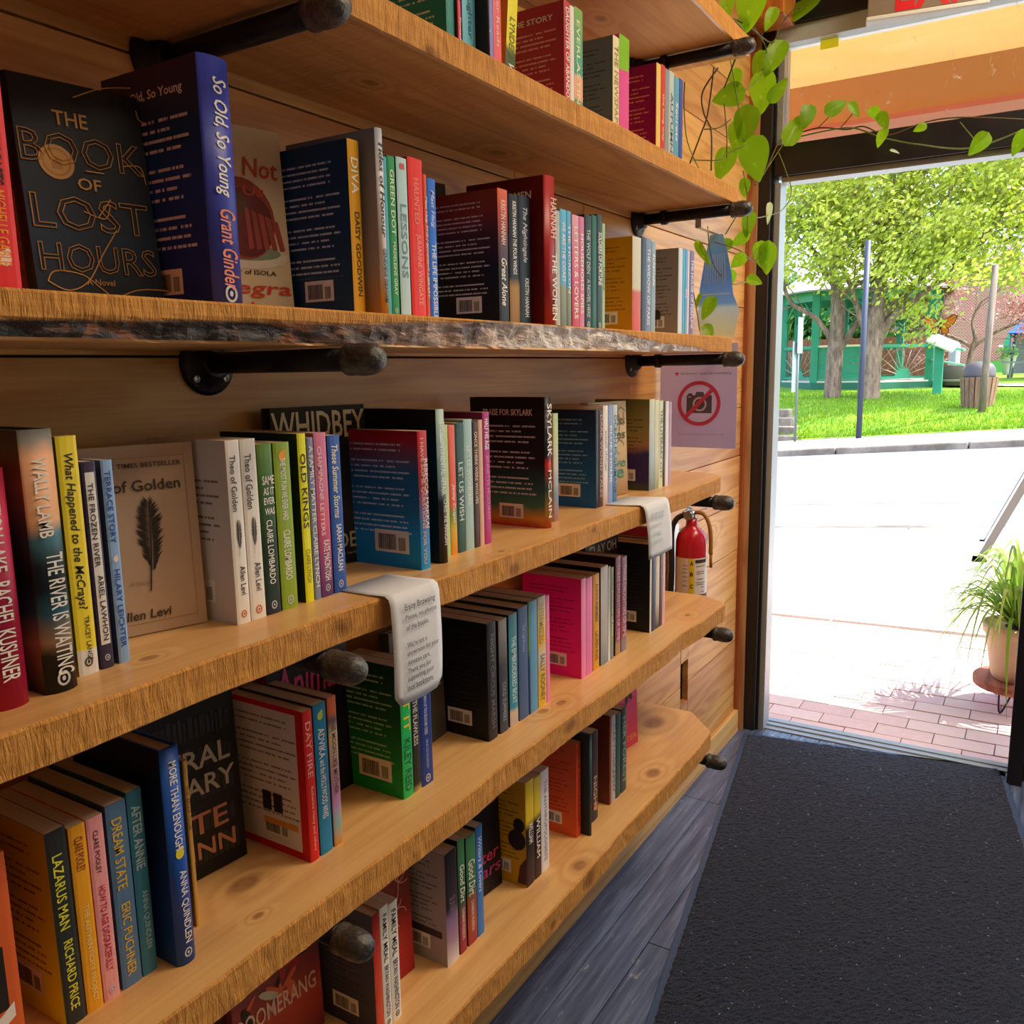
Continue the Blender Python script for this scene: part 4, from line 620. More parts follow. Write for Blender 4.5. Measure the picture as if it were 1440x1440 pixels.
dk = mix(n, l, mapr(n, l, n1, .48, .58), hexc('2b211d'), hexc('a5602c'))
dk = mix(n, l, mapr(n, l, n2, .55, .68), dk, hexc('6b5c52'))
md = mix(n, l, mapr(n, l, n1, .42, .6), hexc('54423e'), hexc('e0bca4'))
wh = mix(n, l, mapr(n, l, n1, .3, .6), hexc('dcc6b4'), hexc('fff6ec'))
wh = mix(n, l, mapr(n, l, n2, .68, .8, 0, .7), wh, hexc('5a4438'))
bc = mix(n, l, mapr(n, l, sx.outputs[1], .66, .9), dk, md)
bc = mix(n, l, mapr(n, l, sx.outputs[1], 1.02, 1.16), bc, wh)
pb = n.new('ShaderNodeBsdfPrincipled'); l.new(bc, pb.inputs['Base Color']); l.new(mapr(n, l, n1, .3, .7, .28, .6), pb.inputs['Roughness'])
n3 = noise_t(n, l, vscale(n, l, tc.outputs['Object'], (90, 40, 110)), 1, 5, .65, .8)
bump(n, l, n3, pb, .9, .006)
mbk = n.new('ShaderNodeMixShader'); l.new(mapr(n, l, at.outputs['Fac'], .1, .5), mbk.inputs[0]); l.new(p.outputs[0], mbk.inputs[1]); l.new(pb.outputs[0], mbk.inputs[2]); l.new(mbk.outputs[0], n['Material Output'].inputs[0])
shelf('live-edge plank with dark to whitish bark along its front', *z_s['B'], 2.135, lambda y, y1: 0, [planed('planed_three', []), lm], 3, .003, live_b)
shelf('middle plank at chest height with the two paper notices draped over it', *z_s['C'], 2.165, rounded(.09), [planed('planed_four', [(.184, .502, 1.083, .009), (.225, 1.089, 1.083, .006), (.12, 1.16, 1.083, .006)]), sawn('sawn_four', [(.245, .716, 1.063, .017), (.245, 1.09, 1.056, .014), (.245, 1.367, 1.07, .007)])], 4, .012)
shelf('second plank from the floor with two round knots in its middle', *z_s['D'], 2.175, chamfer(.05, .075), [planed('planed_five', [(.188, 1.276, .748, .012), (.198, 1.326, .748, .012), (.137, .635, .748, .019), (.199, .6, .748, .006), (.2, 1.98, .748, .01)]), sawn('sawn_five', [(.245, 1.281, .73, .016)])], 5, .010)
shelf('lowest plank just above the floor with a large knot near its end', *z_s['E'], 2.16, chamfer(.1, .09), [planed('planed_six', [(.198, 1.77, .418, .02), (.089, 2.04, .418, .03), (.15, 1.06, .418, .008), (.07, 1.5, .418, .01), (.225, 1.345, .418, .018)]), sawn('sawn_six', [(.245, 1.345, .398, .022), (.245, 1.2, .39, .01)])], 6, .006)

# ------------------------------------------------------------------ pipe brackets
iron = flat('2a282a', .42, .6, var=.3, bumpy=.25, bscale=140)
iron_cap = flat('5b5a58', .4, .75, var=.35, bumpy=.45, bscale=220)
steel = flat('9a9c9e', .3, .9)
def bracket(y, zb, label, ring):
    t = thing('pipe_bracket', label, 'bracket', (0, y, zb - .0155), group='black pipe brackets under the planks')
    MB().lathe([(.041, .0005), (.041, .005), (.036, .0075), (.024, .009), (.021, .022), (.0175, .024)], axis='X', seg=28).build('flange', iron, t)
    for a in (40, 140, 220, 320):
        c = (0, .030*math.cos(math.radians(a)), .030*math.sin(math.radians(a)))
        MB().lathe([(.0055, .0075), (.0052, .0098), (.003, .0102), (.0026, .0085)], c=c, axis='X', seg=10).build('screw', steel, t)
    MB().lathe([(.0134, .02), (.0134, .262)], axis='X', seg=20).build('pipe', iron, t)
    MB().lathe([(.0165, .244), (.0185, .246), (.0185, .252), (.0172, .2545), (.0185, .262), (.0187, .272), (.0170, .283), (.0125, .291), (.006, .2945), (.0005, .295)], axis='X', seg=24).build('end_cap', iron_cap, t)
    if ring: MB().lathe([(.0135, .066), (.0178, .067), (.0178, .08), (.0135, .081)], axis='X', seg=20).build('collar', iron, t)
wn = {'S1': 'topmost plank', 'A': 'second plank', 'B': 'live-edge plank', 'C': 'middle plank', 'D': 'fifth plank', 'E': 'lowest plank'}
for k, (zb, zt) in z_s.items():
    if k != 'S1':
        bracket({'A': .712, 'B': .745, 'C': .69, 'D': .68, 'E': .68}[k], zb, 'black iron pipe bracket with domed cap under the %s, left end' % wn[k], False)
    bracket({'S1': 2.10, 'A': 2.11, 'B': 2.08, 'C': 2.03, 'D': 2.05, 'E': 2.02}[k], zb, 'black iron pipe bracket with cap under the %s, end nearest the door' % wn[k], k in ('S1', 'A', 'B'))

# ------------------------------------------------------------------ books
_cm = {}
def cover_mat(stops, blurb=None, rows=20, dim=False, sparse=False, rough=.38, border=None, frame=None, head=False):
    key = repr((stops, blurb, rows, dim, sparse, border, frame, head))
    if key in _cm: return _cm[key]
    m, n, l, p = newmat('book_cover')
    uv = n.new('ShaderNodeUVMap'); sx = n.new('ShaderNodeSeparateXYZ'); l.new(uv.outputs[0], sx.inputs[0])
    u, v = sx.outputs[0], sx.outputs[1]
    if len(stops) > 1:
        cr = n.new('ShaderNodeValToRGB'); e = cr.color_ramp.elements
        tc = n.new('ShaderNodeTexCoord')
        wob = noise_t(n, l, vscale(n, l, tc.outputs['Object'], (18, 18, 18)), 1, 3, .6)
        l.new(mth(n, l, 'ADD', v, mth(n, l, 'MULTIPLY', mth(n, l, 'SUBTRACT', wob, .5), .10 if abs(stops[1][0]-stops[0][0]) > .02 else .02)), cr.inputs[0])
        e[0].position, e[0].color = stops[0][0], hexc(stops[0][1])
        e[1].position, e[1].color = stops[-1][0], hexc(stops[-1][1])
        for q, c in stops[1:-1]: k = e.new(q); k.color = hexc(c)
        c = cr.outputs[0]
    else: c = hexc(stops[0][1])
    def band(x, a, b_): return mth(n, l, 'MULTIPLY', mth(n, l, 'GREATER_THAN', x, a), mth(n, l, 'LESS_THAN', x, b_))
    if frame:
        inside = mth(n, l, 'MULTIPLY', band(u, .16, .84), band(v, .12, .95))
        c = mix(n, l, inside, hexc(frame), c)
    if border:
        inside = mth(n, l, 'MULTIPLY', band(u, -.1, .9), band(v, .05, .965))
        c = mix(n, l, inside, hexc(border), c)
    if blurb:
        R = float(rows) * 1.25
        vr = mth(n, l, 'MULTIPLY', v, R)
        row = mth(n, l, 'FLOOR', vr); fr_ = mth(n, l, 'FRACT', vr)
        wnz = n.new('ShaderNodeTexWhiteNoise'); wnz.noise_dimensions = '1D'; l.new(row, wnz.inputs['W'])
        par = n.new('ShaderNodeTexWhiteNoise'); par.noise_dimensions = '1D'; l.new(mth(n, l, 'FLOOR', mth(n, l, 'DIVIDE', row, 5.0)), par.inputs['W'])
        gap = mth(n, l, 'GREATER_THAN', mth(n, l, 'MODULO', row, 5.0), .5)
        if sparse: gap = mth(n, l, 'MULTIPLY', gap, mth(n, l, 'GREATER_THAN', par.outputs[0], .45))
        end = mapr(n, l, wnz.outputs[0], 0, 1, .70, .92)
        cmb = n.new('ShaderNodeCombineXYZ'); l.new(mth(n, l, 'MULTIPLY', u, 34.0), cmb.inputs[0]); l.new(mth(n, l, 'MULTIPLY', row, 3.7), cmb.inputs[1])
        wrd = noise_t(n, l, cmb.outputs[0], 1, 2, .6)
        k = mth(n, l, 'MULTIPLY', band(fr_, .3, .62), mth(n, l, 'GREATER_THAN', wrd, .44))
        k = mth(n, l, 'MULTIPLY', k, mth(n, l, 'MULTIPLY', mth(n, l, 'GREATER_THAN', u, .09), mth(n, l, 'LESS_THAN', u, end)))
        k = mth(n, l, 'MULTIPLY', k, mth(n, l, 'MULTIPLY', gap, band(v, .24, .84 if head else .92)))
        c = mix(n, l, mth(n, l, 'MULTIPLY', k, .75 if not dim else .5), c, hexc(blurb))
    if hasattr(c, 'links'): l.new(c, p.inputs['Base Color'])
    else: p.inputs['Base Color'].default_value = c
    p.inputs['Roughness'].default_value = rough + .08; p.inputs['Specular IOR Level'].default_value = .35
    _cm[key] = m
    return m
pages_m, n, l, p = newmat('book_pages')
tc = n.new('ShaderNodeTexCoord')
pn = noise_t(n, l, vscale(n, l, tc.outputs['Object'], (4, 1400, 4)), 1, 2)
l.new(mix(n, l, mapr(n, l, pn, .3, .7), hexc('b89c80'), hexc('d9c3a4')), p.inputs['Base Color']); p.inputs['Roughness'].default_value = .85
bar_w = flat('eee9e0', .5); bar_k = flat('17171a', .5)

def barcode_mesh():
    mb = MB(); mb.add([(0, 0, 0), (1, 0, 0), (1, 1, 0), (0, 1, 0)], [(0, 1, 2, 3)], 0)
    r = random.Random(3); x = .1
    while x < .62:
        w_ = r.choice((.008, .014, .022)); mb.add([(x, .12, .004), (x+w_, .12, .004), (x+w_, .82, .004), (x, .82, .004)], [(0, 1, 2, 3)], 1); x += w_ + r.choice((.008, .016))
    x = .70
    while x < .9:
        w_ = r.choice((.008, .014)); mb.add([(x, .12, .004), (x+w_, .12, .004), (x+w_, .7, .004), (x, .7, .004)], [(0, 1, 2, 3)], 1); x += w_ + .012
    o = mb.build('barcode', [bar_w, bar_k]); me = o.data; D.objects.remove(o); return me
BARCODE = barcode_mesh()
def put_mesh(name, me, parent, origin, xd, yd, w, h):
    o = D.objects.new(name, me); COL.objects.link(o); o.parent = parent
    xd = Vector(xd); yd = Vector(yd); nd = xd.cross(yd); m4 = Matrix.Identity(4)
    for i in range(3): m4[i][0] = xd[i]*w; m4[i][1] = yd[i]*h; m4[i][2] = nd[i]*.05; m4[i][3] = origin[i]
    o.matrix_local = m4; return o

def book(kind, T, H, Wd, back_m, spine_m, front_m, label, loc, rot, group):
    t = thing('hardcover_book' if kind == 'h' else 'paperback_book', label, 'book', loc, rot, group)
    th = .0024 if kind == 'h' else .0007
    bulge = min(.004, T*.12) if kind == 'h' else .0006
    h = T/2
    outer = [(-Wd, -h), (-.002 if kind == 'h' else -.0006, -h)]
    ns = 7 if kind == 'h' else 3
    sp = [(bulge*math.sin(math.pi*(i+.5)/ns)*1.0 + (-.0012 if kind == 'h' and i in (0, ns-1) else 0), -h + T*(i+.5)/ns) for i in range(ns)]
    outer += sp + [(-.002 if kind == 'h' else -.0006, h), (-Wd, h)]
    inner = [(-Wd, -h+th), (-th*1.2, -h+th)] + [(-th*1.2, max(-h+th, min(h-th, y))) for _, y in sp] + [(-th*1.2, h-th), (-Wd, h-th)]
    N = len(outer); vs = []; fs = []; mi = []; uvs = []
    for z in (0, H):
        vs += [(x, y, z) for x, y in outer] + [(x, y, z) for x, y in inner]
    S = 2*N
    arc = [0]
    for i in range(1, N): arc.append(arc[-1] + math.dist(outer[i], outer[i-1]))
    a0, a1 = arc[1], arc[N-2]
    for i in range(N-1):
        fs.append((i, i+1, i+1+S, i+S))
        if i == 0: mi.append(0); uvs.append([(0, 0), (1, 0), (1, 1), (0, 1)])
        elif i == N-2: mi.append(2); uvs.append([(0, 0), (1, 0), (1, 1), (0, 1)])
        else:
            u0, u1 = (arc[i]-a0)/(a1-a0), (arc[i+1]-a0)/(a1-a0); mi.append(1); uvs.append([(u0, 0), (u1, 0), (u1, 1), (u0, 1)])
    for i in range(N-1):
        fs.append((N+i+1, N+i, N+i+S, N+i+1+S)); mi.append(1); uvs.append([(0, .5)]*4)
        fs.append((i, N+i, N+i+1, i+1)); mi.append(1); uvs.append([(0, 0)]*4)
        fs.append((S+i, S+i+1, S+N+i+1, S+N+i)); mi.append(1); uvs.append([(0, 1)]*4)
    for i in (0, N-1):
        fs.append((i, i+S, N+i+S, N+i) if i == 0 else (i, N+i, N+i+S, i+S)); mi.append(0 if i == 0 else 2); uvs.append([(0, .5)]*4)
    me = D.meshes.new('cover'); me.from_pydata(vs, [], fs)
    for m_ in (back_m, spine_m, front_m): me.materials.append(m_)
    me.polygons.foreach_set('material_index', mi)
    ul = me.uv_layers.new(name='UVMap'); flatuv = [c for f_ in uvs for q in f_ for c in q]
    ul.data.foreach_set('uv', flatuv); me.update()
    if kind == 'h':
        for q in me.polygons:
            if q.material_index == 1 and q.normal.x > .3: q.use_smooth = True
    o = D.objects.new('cover', me); COL.objects.link(o); o.parent = t
    iz = .0035 if kind == 'h' else .0003; ix = .005 if kind == 'h' else .0005
    MB().box(-Wd+ix, -th*1.3, -h+th*1.05, h-th*1.05, iz, H-iz).build('pages', pages_m, t)
    return t, bulge

def spine_text(t, texts, T, H, off, bold=.012):
    for i, (s, a, b_, lat, sz, c) in enumerate(texts):
        a, b_ = max(a, .01), min(b_, .985)
        me, r = text_mesh(s, bold)
        if b_ - a < .07:
            w_, h_ = sz*T*1.35, (b_-a)*H*.8
            text(t, s, (off, -T/2 + lat*T - w_/2, H - b_*H), (0, 1, 0), (0, 0, 1), w_, h_, ink(c), .02, 0, 'title_lettering'); continue
        L = (b_-a)*H; h_ = min(sz*T, 2.3*L/r); L2 = min(L, r*h_*1.5); mid = H - (a+b_)/2*H
        sh = .25 if s[0].isupper() and any(ch.islower() for ch in s[1:3]) and sz > .45 else 0
        text(t, s, (off, -T/2 + lat*T - h_/2, mid + L2/2), (0, 0, -1), (0, 1, 0), L2, h_, ink(c), bold, sh, 'title_lettering' if i == 0 else 'author_lettering')

SHELFTXT = {'A': 'on the second plank', 'B': 'on the live-edge plank', 'C': 'on the middle plank', 'D': 'on the fifth plank', 'E': 'on the lowest plank'}
GROUP = {'A': 'books on the second plank from the top', 'B': 'books on the live-edge plank', 'C': 'books on the middle plank', 'D': 'books on the second plank from the floor', 'E': 'books on the lowest plank'}
FE = [(0, 0), (.28, .12), (.42, .3), (.5, .5), (.45, .72), (.3, .93), (.14, 1)]
def feather_polys(cx, cy, L, W_, mi=0, seed=1):
    r = random.Random(seed); out = []
    for s in (-1, 1):
        for k in range(46):
            f_ = .22 + .78*k/46
            wdt = W_*(math.sin(math.pi*min(1, (f_-.2)/.82))**.55)*(.65+.35*r.random())
            y = cy + L*(f_-.5); a = L*.06
            out.append((mi, [(cx+.03*L*(f_-.5), y), (cx+s*wdt*.5, y+a*.7), (cx+s*wdt, y+a*1.25), (cx+s*wdt*.55, y+a*.3)]))
    for q in stroke([(cx-.05*L, cy-L*.5), (cx-.01*L, cy-.1*L), (cx+.02*L, cy+L*.48)], W_*.09): out.append((mi, q))
    return out
for row, y0, y1, H, xs, kind, back, spine, texts, desc, o in BOOKS:
    T = max(.005, y1 - y0 - .0004); z = z_s[row][1]
    Wd = {'p': .135, 'h': .155}[kind]; Wd = min(Wd, xs - .012)
    rr = random.Random(desc)
    bg = o.get('backgrad') or [(0, back)]
    sg = o.get('grad') or [(0, spine)]
    bm = cover_mat(bg, o.get('blurb'), o.get('blurbrows', 20), bool(o.get('dimblurb')), bool(o.get('sparse')), border=o.get('border'), head=bool(o.get('head') or o.get('back_title')))
    sm = cover_mat(sg, frame=o.get('frame'), rough=.34)
    fm = cover_mat([(0, spine if not o.get('grad') else sg[0][1])])
    lean = o.get('lean', 0)
    t, bulge = book(kind, T, H, Wd, bm, sm, fm, (desc if 'plank' in desc else desc + ' ' + SHELFTXT[row]), (xs, (y0+y1)/2, z), (-lean*3.2 if lean > .02 else lean*.5, 0, 0), GROUP[row])
    off = bulge + .0004
    spine_text(t, texts, T, H, off)
    yb = -T/2 - .0003
    if o.get('head') or o.get('back_title'):
        s = o.get('head') or o.get('back_title')
        text(t, s, (-Wd*.82, yb, H*.86), (1, 0, 0), (0, 0, 1), Wd*.66, H*.05, ink('e9e2dc'), .02, 0, 'back_lettering')
    if o.get('barcode'):
        big = 1.25 if o['barcode'] == 2 else 1.0
        put_mesh('barcode', BARCODE, t, (-Wd*.62, yb, H*.045 + (.004 if kind == 'h' else .012)), (1, 0, 0), (0, 0, 1), .05*big, .026*big)
    if o.get('portraits'):
        decal(t, 'portrait_prints', [(0, [(0, 0), (.016, 0), (.016, .026), (0, .026)]), (0, [(.02, 0), (.036, 0), (.036, .026), (.02, .026)]), (1, [(0, -.018), (.062, -.018), (.062, -.01), (0, -.01)])],
              [flat('2a2420'), flat('e09a3c')], (-Wd*.6, -T/2, H*.27), (1, 0, 0), (0, 0, 1))
    if o.get('pics'):
        decal(t, 'picture_prints', [(0, [(0, .12), (.022, .12), (.022, .145), (0, .145)])] + [(0, [(.028*i, 0), (.028*i+.022, 0), (.028*i+.022, .018), (.014+.028*i, .024), (.028*i, .018)]) for i in range(3)], [flat('2c2a28')], (-Wd*.9, -T/2, H*.2), (1, 0, 0), (0, 0, 1))
    if o.get('backbar'):
        decal(t, 'printed_band', [(0, [(0, 0), (.085, 0), (.085, .012), (0, .012)])], [flat('3a2c2c')], (-Wd*.7, -T/2, H*.24), (1, 0, 0), (0, 0, 1))
    if o.get('blob'):
        decal(t, 'silhouette', [(0, ell(0, 0, .019, .02, 18)), (0, ell(.005, .03, .012, .014, 14)), (1, [(.0, -.085), (.02, -.085), (.02, -.03), (.006, -.05)])], [flat('17141a'), flat('4a1c24')], (-.02, -T/2, H*.44), (1, 0, 0), (0, 0, 1))
    if o.get('feather'):
        decal(t, 'feather_emblem', feather_polys(0, 0, .04, .0042), [flat('3a3432')], (bulge, -T/2+T*.52, H*.47), (0, 1, 0), (0, 0, 1), .0003)
    if o.get('mark'):
        decal(t, 'spine_emblem', [(0, ell(0, 0, T*.22, T*.26, 14)), (0, ell(T*.12, T*.22, T*.1, T*.12, 10))], [flat(o['mark'])], (bulge, 0, H*(.52 if 'Quin' in str(texts) or 'ANNA' in str(texts) or 'TERRACE' in str(texts) else .92 if row in 'CD' else .15)), (0, 1, 0), (0, 0, 1), .0003)
    if o.get('colophon'):
        c = {'k': '2a2a26', 'o': 'd8603c'}.get(o['colophon'], 'c9ccd0')
        decal(t, 'publisher_emblem', [(0, q) for q in stroke(ell(0, 0, T*.17, T*.2, 12) + [(T*.17, 0)], T*.07)] + [(0, ell(0, 0, T*.06, T*.08, 8))], [flat(c)], (bulge, 0, H*.055), (0, 1, 0), (0, 0, 1), .0003)
    if o.get('red'):
        decal(t, 'red_spine_tag', [(0, [(-T*.22, 0), (T*.22, 0), (T*.22, H*.035), (-T*.22, H*.035)])], [flat('c8465c')], (bulge, 0, H*.93), (0, 1, 0), (0, 0, 1), .0003)
    if o.get('inset'):
        decal(t, 'black_inset', [(0, [(-T*.4, 0), (T*.1, 0), (T*.1, H*.3), (-T*.4, H*.3)]), (1, [(-T*.4, -H*.1), (T*.25, -H*.05), (T*.25, H*.02), (-T*.4, -H*.04)])], [flat(o['inset']), flat('f0e8e0')], (bulge, 0, H*.28), (0, 1, 0), (0, 0, 1), .0003)

for row, P, phi, Wd, H, T, lean, grad, spine, texts, shape, desc in FACES:
    ph = math.radians(phi); r = Vector((math.sin(ph), math.cos(ph), 0)); nn = Vector((r.y, -r.x, 0))
    al = math.radians(lean); z = z_s[row][1]
    O = Vector((P[0], P[1], z)) - r*Wd - nn*(T/2); O.z += math.sin(al)*T/2 + .0004
    fm = cover_mat(grad, rough=.35)
    t, bulge = book('p' if H < .21 else 'h', T, H, Wd, cover_mat([(0, spine)]), cover_mat([(0, spine)]), fm, (desc if 'plank' in desc else desc + ' ' + SHELFTXT[row]), O, (al, 0, -(math.pi/2) - ph), GROUP[row])
    yo = T/2 + .0011
    for i, (s, u0, u1, v0, v1, c) in enumerate(texts):
        ol = 'gold outlined' in desc and i in (1, 3, 4)
        text(t, s, (-u0*Wd, yo, v0*H), (-1, 0, 0), (0, 0, 1), (u1-u0)*Wd, (v1-v0)*H, ink(c, .4), .0 if ol else .012, .12 if s[1:2].islower() and len(s) < 14 else 0, 'title_lettering' if i < 5 else 'author_lettering', outline=ol)
    o_, xd, zd = (0, T/2, 0), (-1, 0, 0), (0, 0, 1)
    if shape == 'clock':
        g = flat('c79a50', .4); g2 = flat('a8803c', .4)
        P2 = [(0, ell(.036, .135, .0165, .0165, 28)), (1, ell(.036, .135, .0135, .0135, 28)), (0, ell(.036, .135, .0115, .0115, 28)), (1, [(.031, .128), (.041, .128), (.041, .134), (.036, .139), (.031, .134)])]
        curl = [(.012, .02), (.02, .03), (.045, .028), (.062, .015), (.075, .004)]
        for c_ in (curl, [(.075, .006), (.1, .016), (.135, .016), (.15, .01), (.13, .004), (.1, .008), (.085, .002)], [(.012, .02), (.03, .012), (.05, .022), (.068, .05), (.085, .075)], [(.055, .09), (.075, .085), (.082, .1)], [(.068, .085), (.083, .105)], [(.06, .2), (.09, .215), (.12, .222)], [(.15, .22), (.15, .2), (.14, .19), (.125, .19), (.122, .2)], [(.062, .13), (.08, .13)], [(.1, .14), (.118, .142), (.122, .125)]):
            for q in stroke([(p_.x, p_.y) for p_ in smooth_pts([(a, b_, 0) for a, b_ in c_], 5)], .0011): P2.append((0, q))
        decal(t, 'gold_seal', P2[:4], [g, g2], o_, xd, zd)
        oo = decal(t, 'gold_flourishes', P2[4:], [g, g2], o_, xd, zd, .0007); oo['kind'] = 'stuff'
    elif shape == 'cake':
        P2 = [(0, ell(.085, .075, .062, .016, 24)), (1, ell(.085, .08, .052, .011, 24)), (2, ell(.087, .12, .046, .05, 26)), (3, ell(.09, .115, .04, .042, 26, rot=.2)), (4, ell(.06, .108, .018, .03, 18, rot=-.2)), (5, ell(.085, .138, .014, .012, 16))]
        for k in range(5): P2.append((2 if k % 2 else 6, [(.092+.009*k, .135-.003*k), (.097+.01*k, .132-.003*k), (.1+.011*k, .085), (.093+.011*k, .083)]))
        decal(t, 'painted_cake', P2, [flat('e6e0cc'), flat('8a9a80'), flat('9c4434'), flat('6c1c1c'), flat('c08838'), flat('5c3420'), flat('a8443c')], o_, xd, zd)
    elif shape == 'seal':
        decal(t, 'round_seal', [(0, ell(.11, .1, .014, .014, 24)), (1, ell(.11, .1, .0105, .0105, 24)), (2, ell(.1, .05, .03, .025, 12)), (2, ell(.13, .03, .03, .03, 12))], [flat('e8e0c0'), flat('c8bc70'), flat('a8a41c')], o_, xd, zd, .0005)
    elif shape == 'flower':
        decal(t, 'painted_poppy', [(0, ell(.07, .075, .026, .034, 14)), (0, ell(.115, .08, .026, .03, 14)), (1, ell(.095, .06, .014, .016, 10)), (2, ell(.1, .03, .04, .022, 9)), (2, ell(.05, .02, .03, .022, 7)), (3, stroke([(.11, .15), (.125, .19)], .02)[0])], [flat('d8401c'), flat('f0a02c'), flat('24504c'), flat('8cb0a0')], o_, xd, zd)
    elif shape == 'feather':
        decal(t, 'feather_print', feather_polys(.084, .095, .098, .0165, seed=4), [flat('2c2320')], o_, xd, zd)
        fr_ = ell(0, 0, 0, 0, 3); P2 = [(0, q) for q in stroke([(.01, .012), (.127, .012), (.127, .19), (.01, .19), (.01, .012)], .0005)]
        decal(t, 'thin_frame', P2, [flat('9c7c5c')], o_, xd, zd)
    elif shape == 'swirl':
        P2 = []; rr = random.Random(2)
        for k in range(9):
            cx, cy = rr.uniform(.02, .12), rr.uniform(.02, .18)
            for q in stroke(ell(cx, cy, rr.uniform(.008, .02), rr.uniform(.01, .03), 12, 0, 4.5, rr.uniform(0, 3)), .0016): P2.append((0, q))
        decal(t, 'swirl_pattern', P2, [flat('8c6c34' if row == 'C' else 'e8a888')], o_, xd, zd)
    elif shape == 'shelves':
        P2 = []; rr = random.Random(2)
        for r_ in range(5):
            x_ = .012
            while x_ < .14:
                w_ = rr.uniform(.003, .008); h_ = rr.uniform(.018, .03); P2.append((rr.randint(0, 2), [(x_, .018+.04*r_), (x_+w_, .018+.04*r_), (x_+w_, .018+.04*r_+h_), (x_, .018+.04*r_+h_)])); x_ += w_ + .002
        decal(t, 'printed_bookshelves', P2, [flat('1c1e24'), flat('24262a'), flat('20242c')], o_, xd, zd, .0001)
    elif shape == 'leaves':
        P2 = []; rr = random.Random(6)
        for k in range(34):
            cx, cy, a = rr.uniform(.02, .13), rr.uniform(.08, .21), rr.uniform(0, 6.28)
            P2.append((rr.randint(0, 5), ell(cx, cy, rr.uniform(.012, .03), rr.uniform(.003, .008), 10, rot=a)))
        decal(t, 'painted_leaves', P2, [flat('3c7c3c'), flat('1c3424'), flat('d86c48'), flat('a82c40'), flat('c8d0c0'), flat('14181c')], o_, xd, zd)
    elif shape == 'bloom':
        decal(t, 'black_flower', [(0, ell(.09 + .02*math.cos(a), .15 + .024*math.sin(a), .013, .007, 10, rot=a)) for a in (0, .9, 1.8, 2.7, 3.6, 4.5, 5.4)] + [(0, stroke([(.09, .15), (.08, .09)], .003)[0])], [flat('24141c')], o_, xd, zd)
# ------------------------------------------------------------------ paper notices draped over the middle plank
paper = flat('e4e6ea', .75, bumpy=.05, bscale=30)
def notice(label, ya, yb, ztop_in, down, lines, col, clip, skew=0.0, curl=.0022):
    t = thing('paper_notice', label, 'notice', (0, 0, 0), group='paper notices draped over the middle plank')
    z = 1.083
    path = [(ztop_in, z + .0012), (.22, z + .0016), (.247, z + .0028), (.2535, z - .001), (.256, z - .01)]
    N = 10
    for k in range(1, N+1): path.append((.256 + curl*math.sin(math.pi*k/N), z - .01 - (down-.01)*k/N))
    ring = []; W_ = yb - ya; n_ = 8
    vs = []; 
    for i, (x, zz) in enumerate(path):
        for j in range(n_+1):
            f_ = j/n_; y = ya + W_*f_ + (skew*(z-zz) if zz < z else -skew*.8*(.25-x))
            zc = zz
            dn = (z - zz)/down
            if dn > .90:   # clipped lower corners
                e = (dn-.90)/.10*clip
                y = ya + skew*(z-zz) + e + (W_-2*e)*f_
            vs.append((x + .003*math.sin(f_*math.pi)*max(0, dn), y, zc))
    fs = []
    for i in range(len(path)-1):
        for j in range(n_):
            a = i*(n_+1)+j; fs.append((a, a+1, a+n_+2, a+n_+1))
    o = MB().add(vs, fs, 0, True).build('sheet', paper, t)
    so_ = o.modifiers.new('thickness', 'SOLIDIFY'); so_.thickness = .0004
    for (s, top, h, w_, x0, c) in lines:
        top = .009 + (top-.009)*.93; x0 = x0 - .004
        zz = z - top; xx = .2575 + curl*math.sin(math.pi*min(1, (top-.01)/(down-.01))) + .0034
        text(t, s, (xx, ya + x0 + skew*top, zz - h), (0, 1, 0), (0, 0, 1), w_, h, ink(c), .006, 0, 'printed_line')
    return t
G = '3c3c40'
notice('white paper notice with printed lines asking for no photos, nearer of the two draped sheets', .786, .886, .168, .142, [
    ('Enjoy Browsing', .011, .0105, .062, .026, '26262a'), ('Please, no photos', .0265, .0085, .064, .026, G), ('of the books.', .040, .0075, .046, .026, G),
    ('We\'re not a', .064, .0075, .040, .026, G), ('showroom for your', .076, .0085, .066, .025, G), ('Amazon cart,', .089, .0075, .046, .025, G),
    ('Thank you for', .101, .0085, .048, .025, G), ('supporting your', .112, .0085, .054, .025, G), ('local bookstore.', .124, .0085, .054, .024, G)], G, .012)
notice('pale paper notice with faint green print, farther of the two draped sheets', 1.572, 1.70, .165, .112, [
    ('WE ARE CLOSED', .018, .014, .07, .02, '9aa4a8'), ('please visit', .040, .01, .05, .02, 'a8b4b4'), ('our shop', .058, .012, .045, .02, 'a8ccc0'), ('again soon', .076, .012, .05, .02, 'a8ccc0')], G, .0, .2)

# ------------------------------------------------------------------ hanging sheets at the end of the planks
def sheet_mat(name, stops, alpha=.35):
    m, n, l, p = newmat(name)
    tc = n.new('ShaderNodeTexCoord'); sx = n.new('ShaderNodeSeparateXYZ'); l.new(tc.outputs['Generated'], sx.inputs[0])
    cr = n.new('ShaderNodeValToRGB'); l.new(sx.outputs[2], cr.inputs[0]); e = cr.color_ramp.elements
    e[0].position, e[0].color = stops[0][0], hexc(stops[0][1]); e[1].position, e[1].color = stops[-1][0], hexc(stops[-1][1])
    for q, c in stops[1:-1]: e.new(q).color = hexc(c)
    tl = n.new('ShaderNodeBsdfTranslucent'); l.new(cr.outputs[0], tl.inputs[0]); l.new(cr.outputs[0], p.inputs['Base Color']); p.inputs['Roughness'].default_value = .6
    ms = n.new('ShaderNodeMixShader'); ms.inputs[0].default_value = alpha
    l.new(p.outputs[0], ms.inputs[1]); l.new(tl.outputs[0], ms.inputs[2]); l.new(ms.outputs[0], n['Material Output'].inputs[0])
    return m
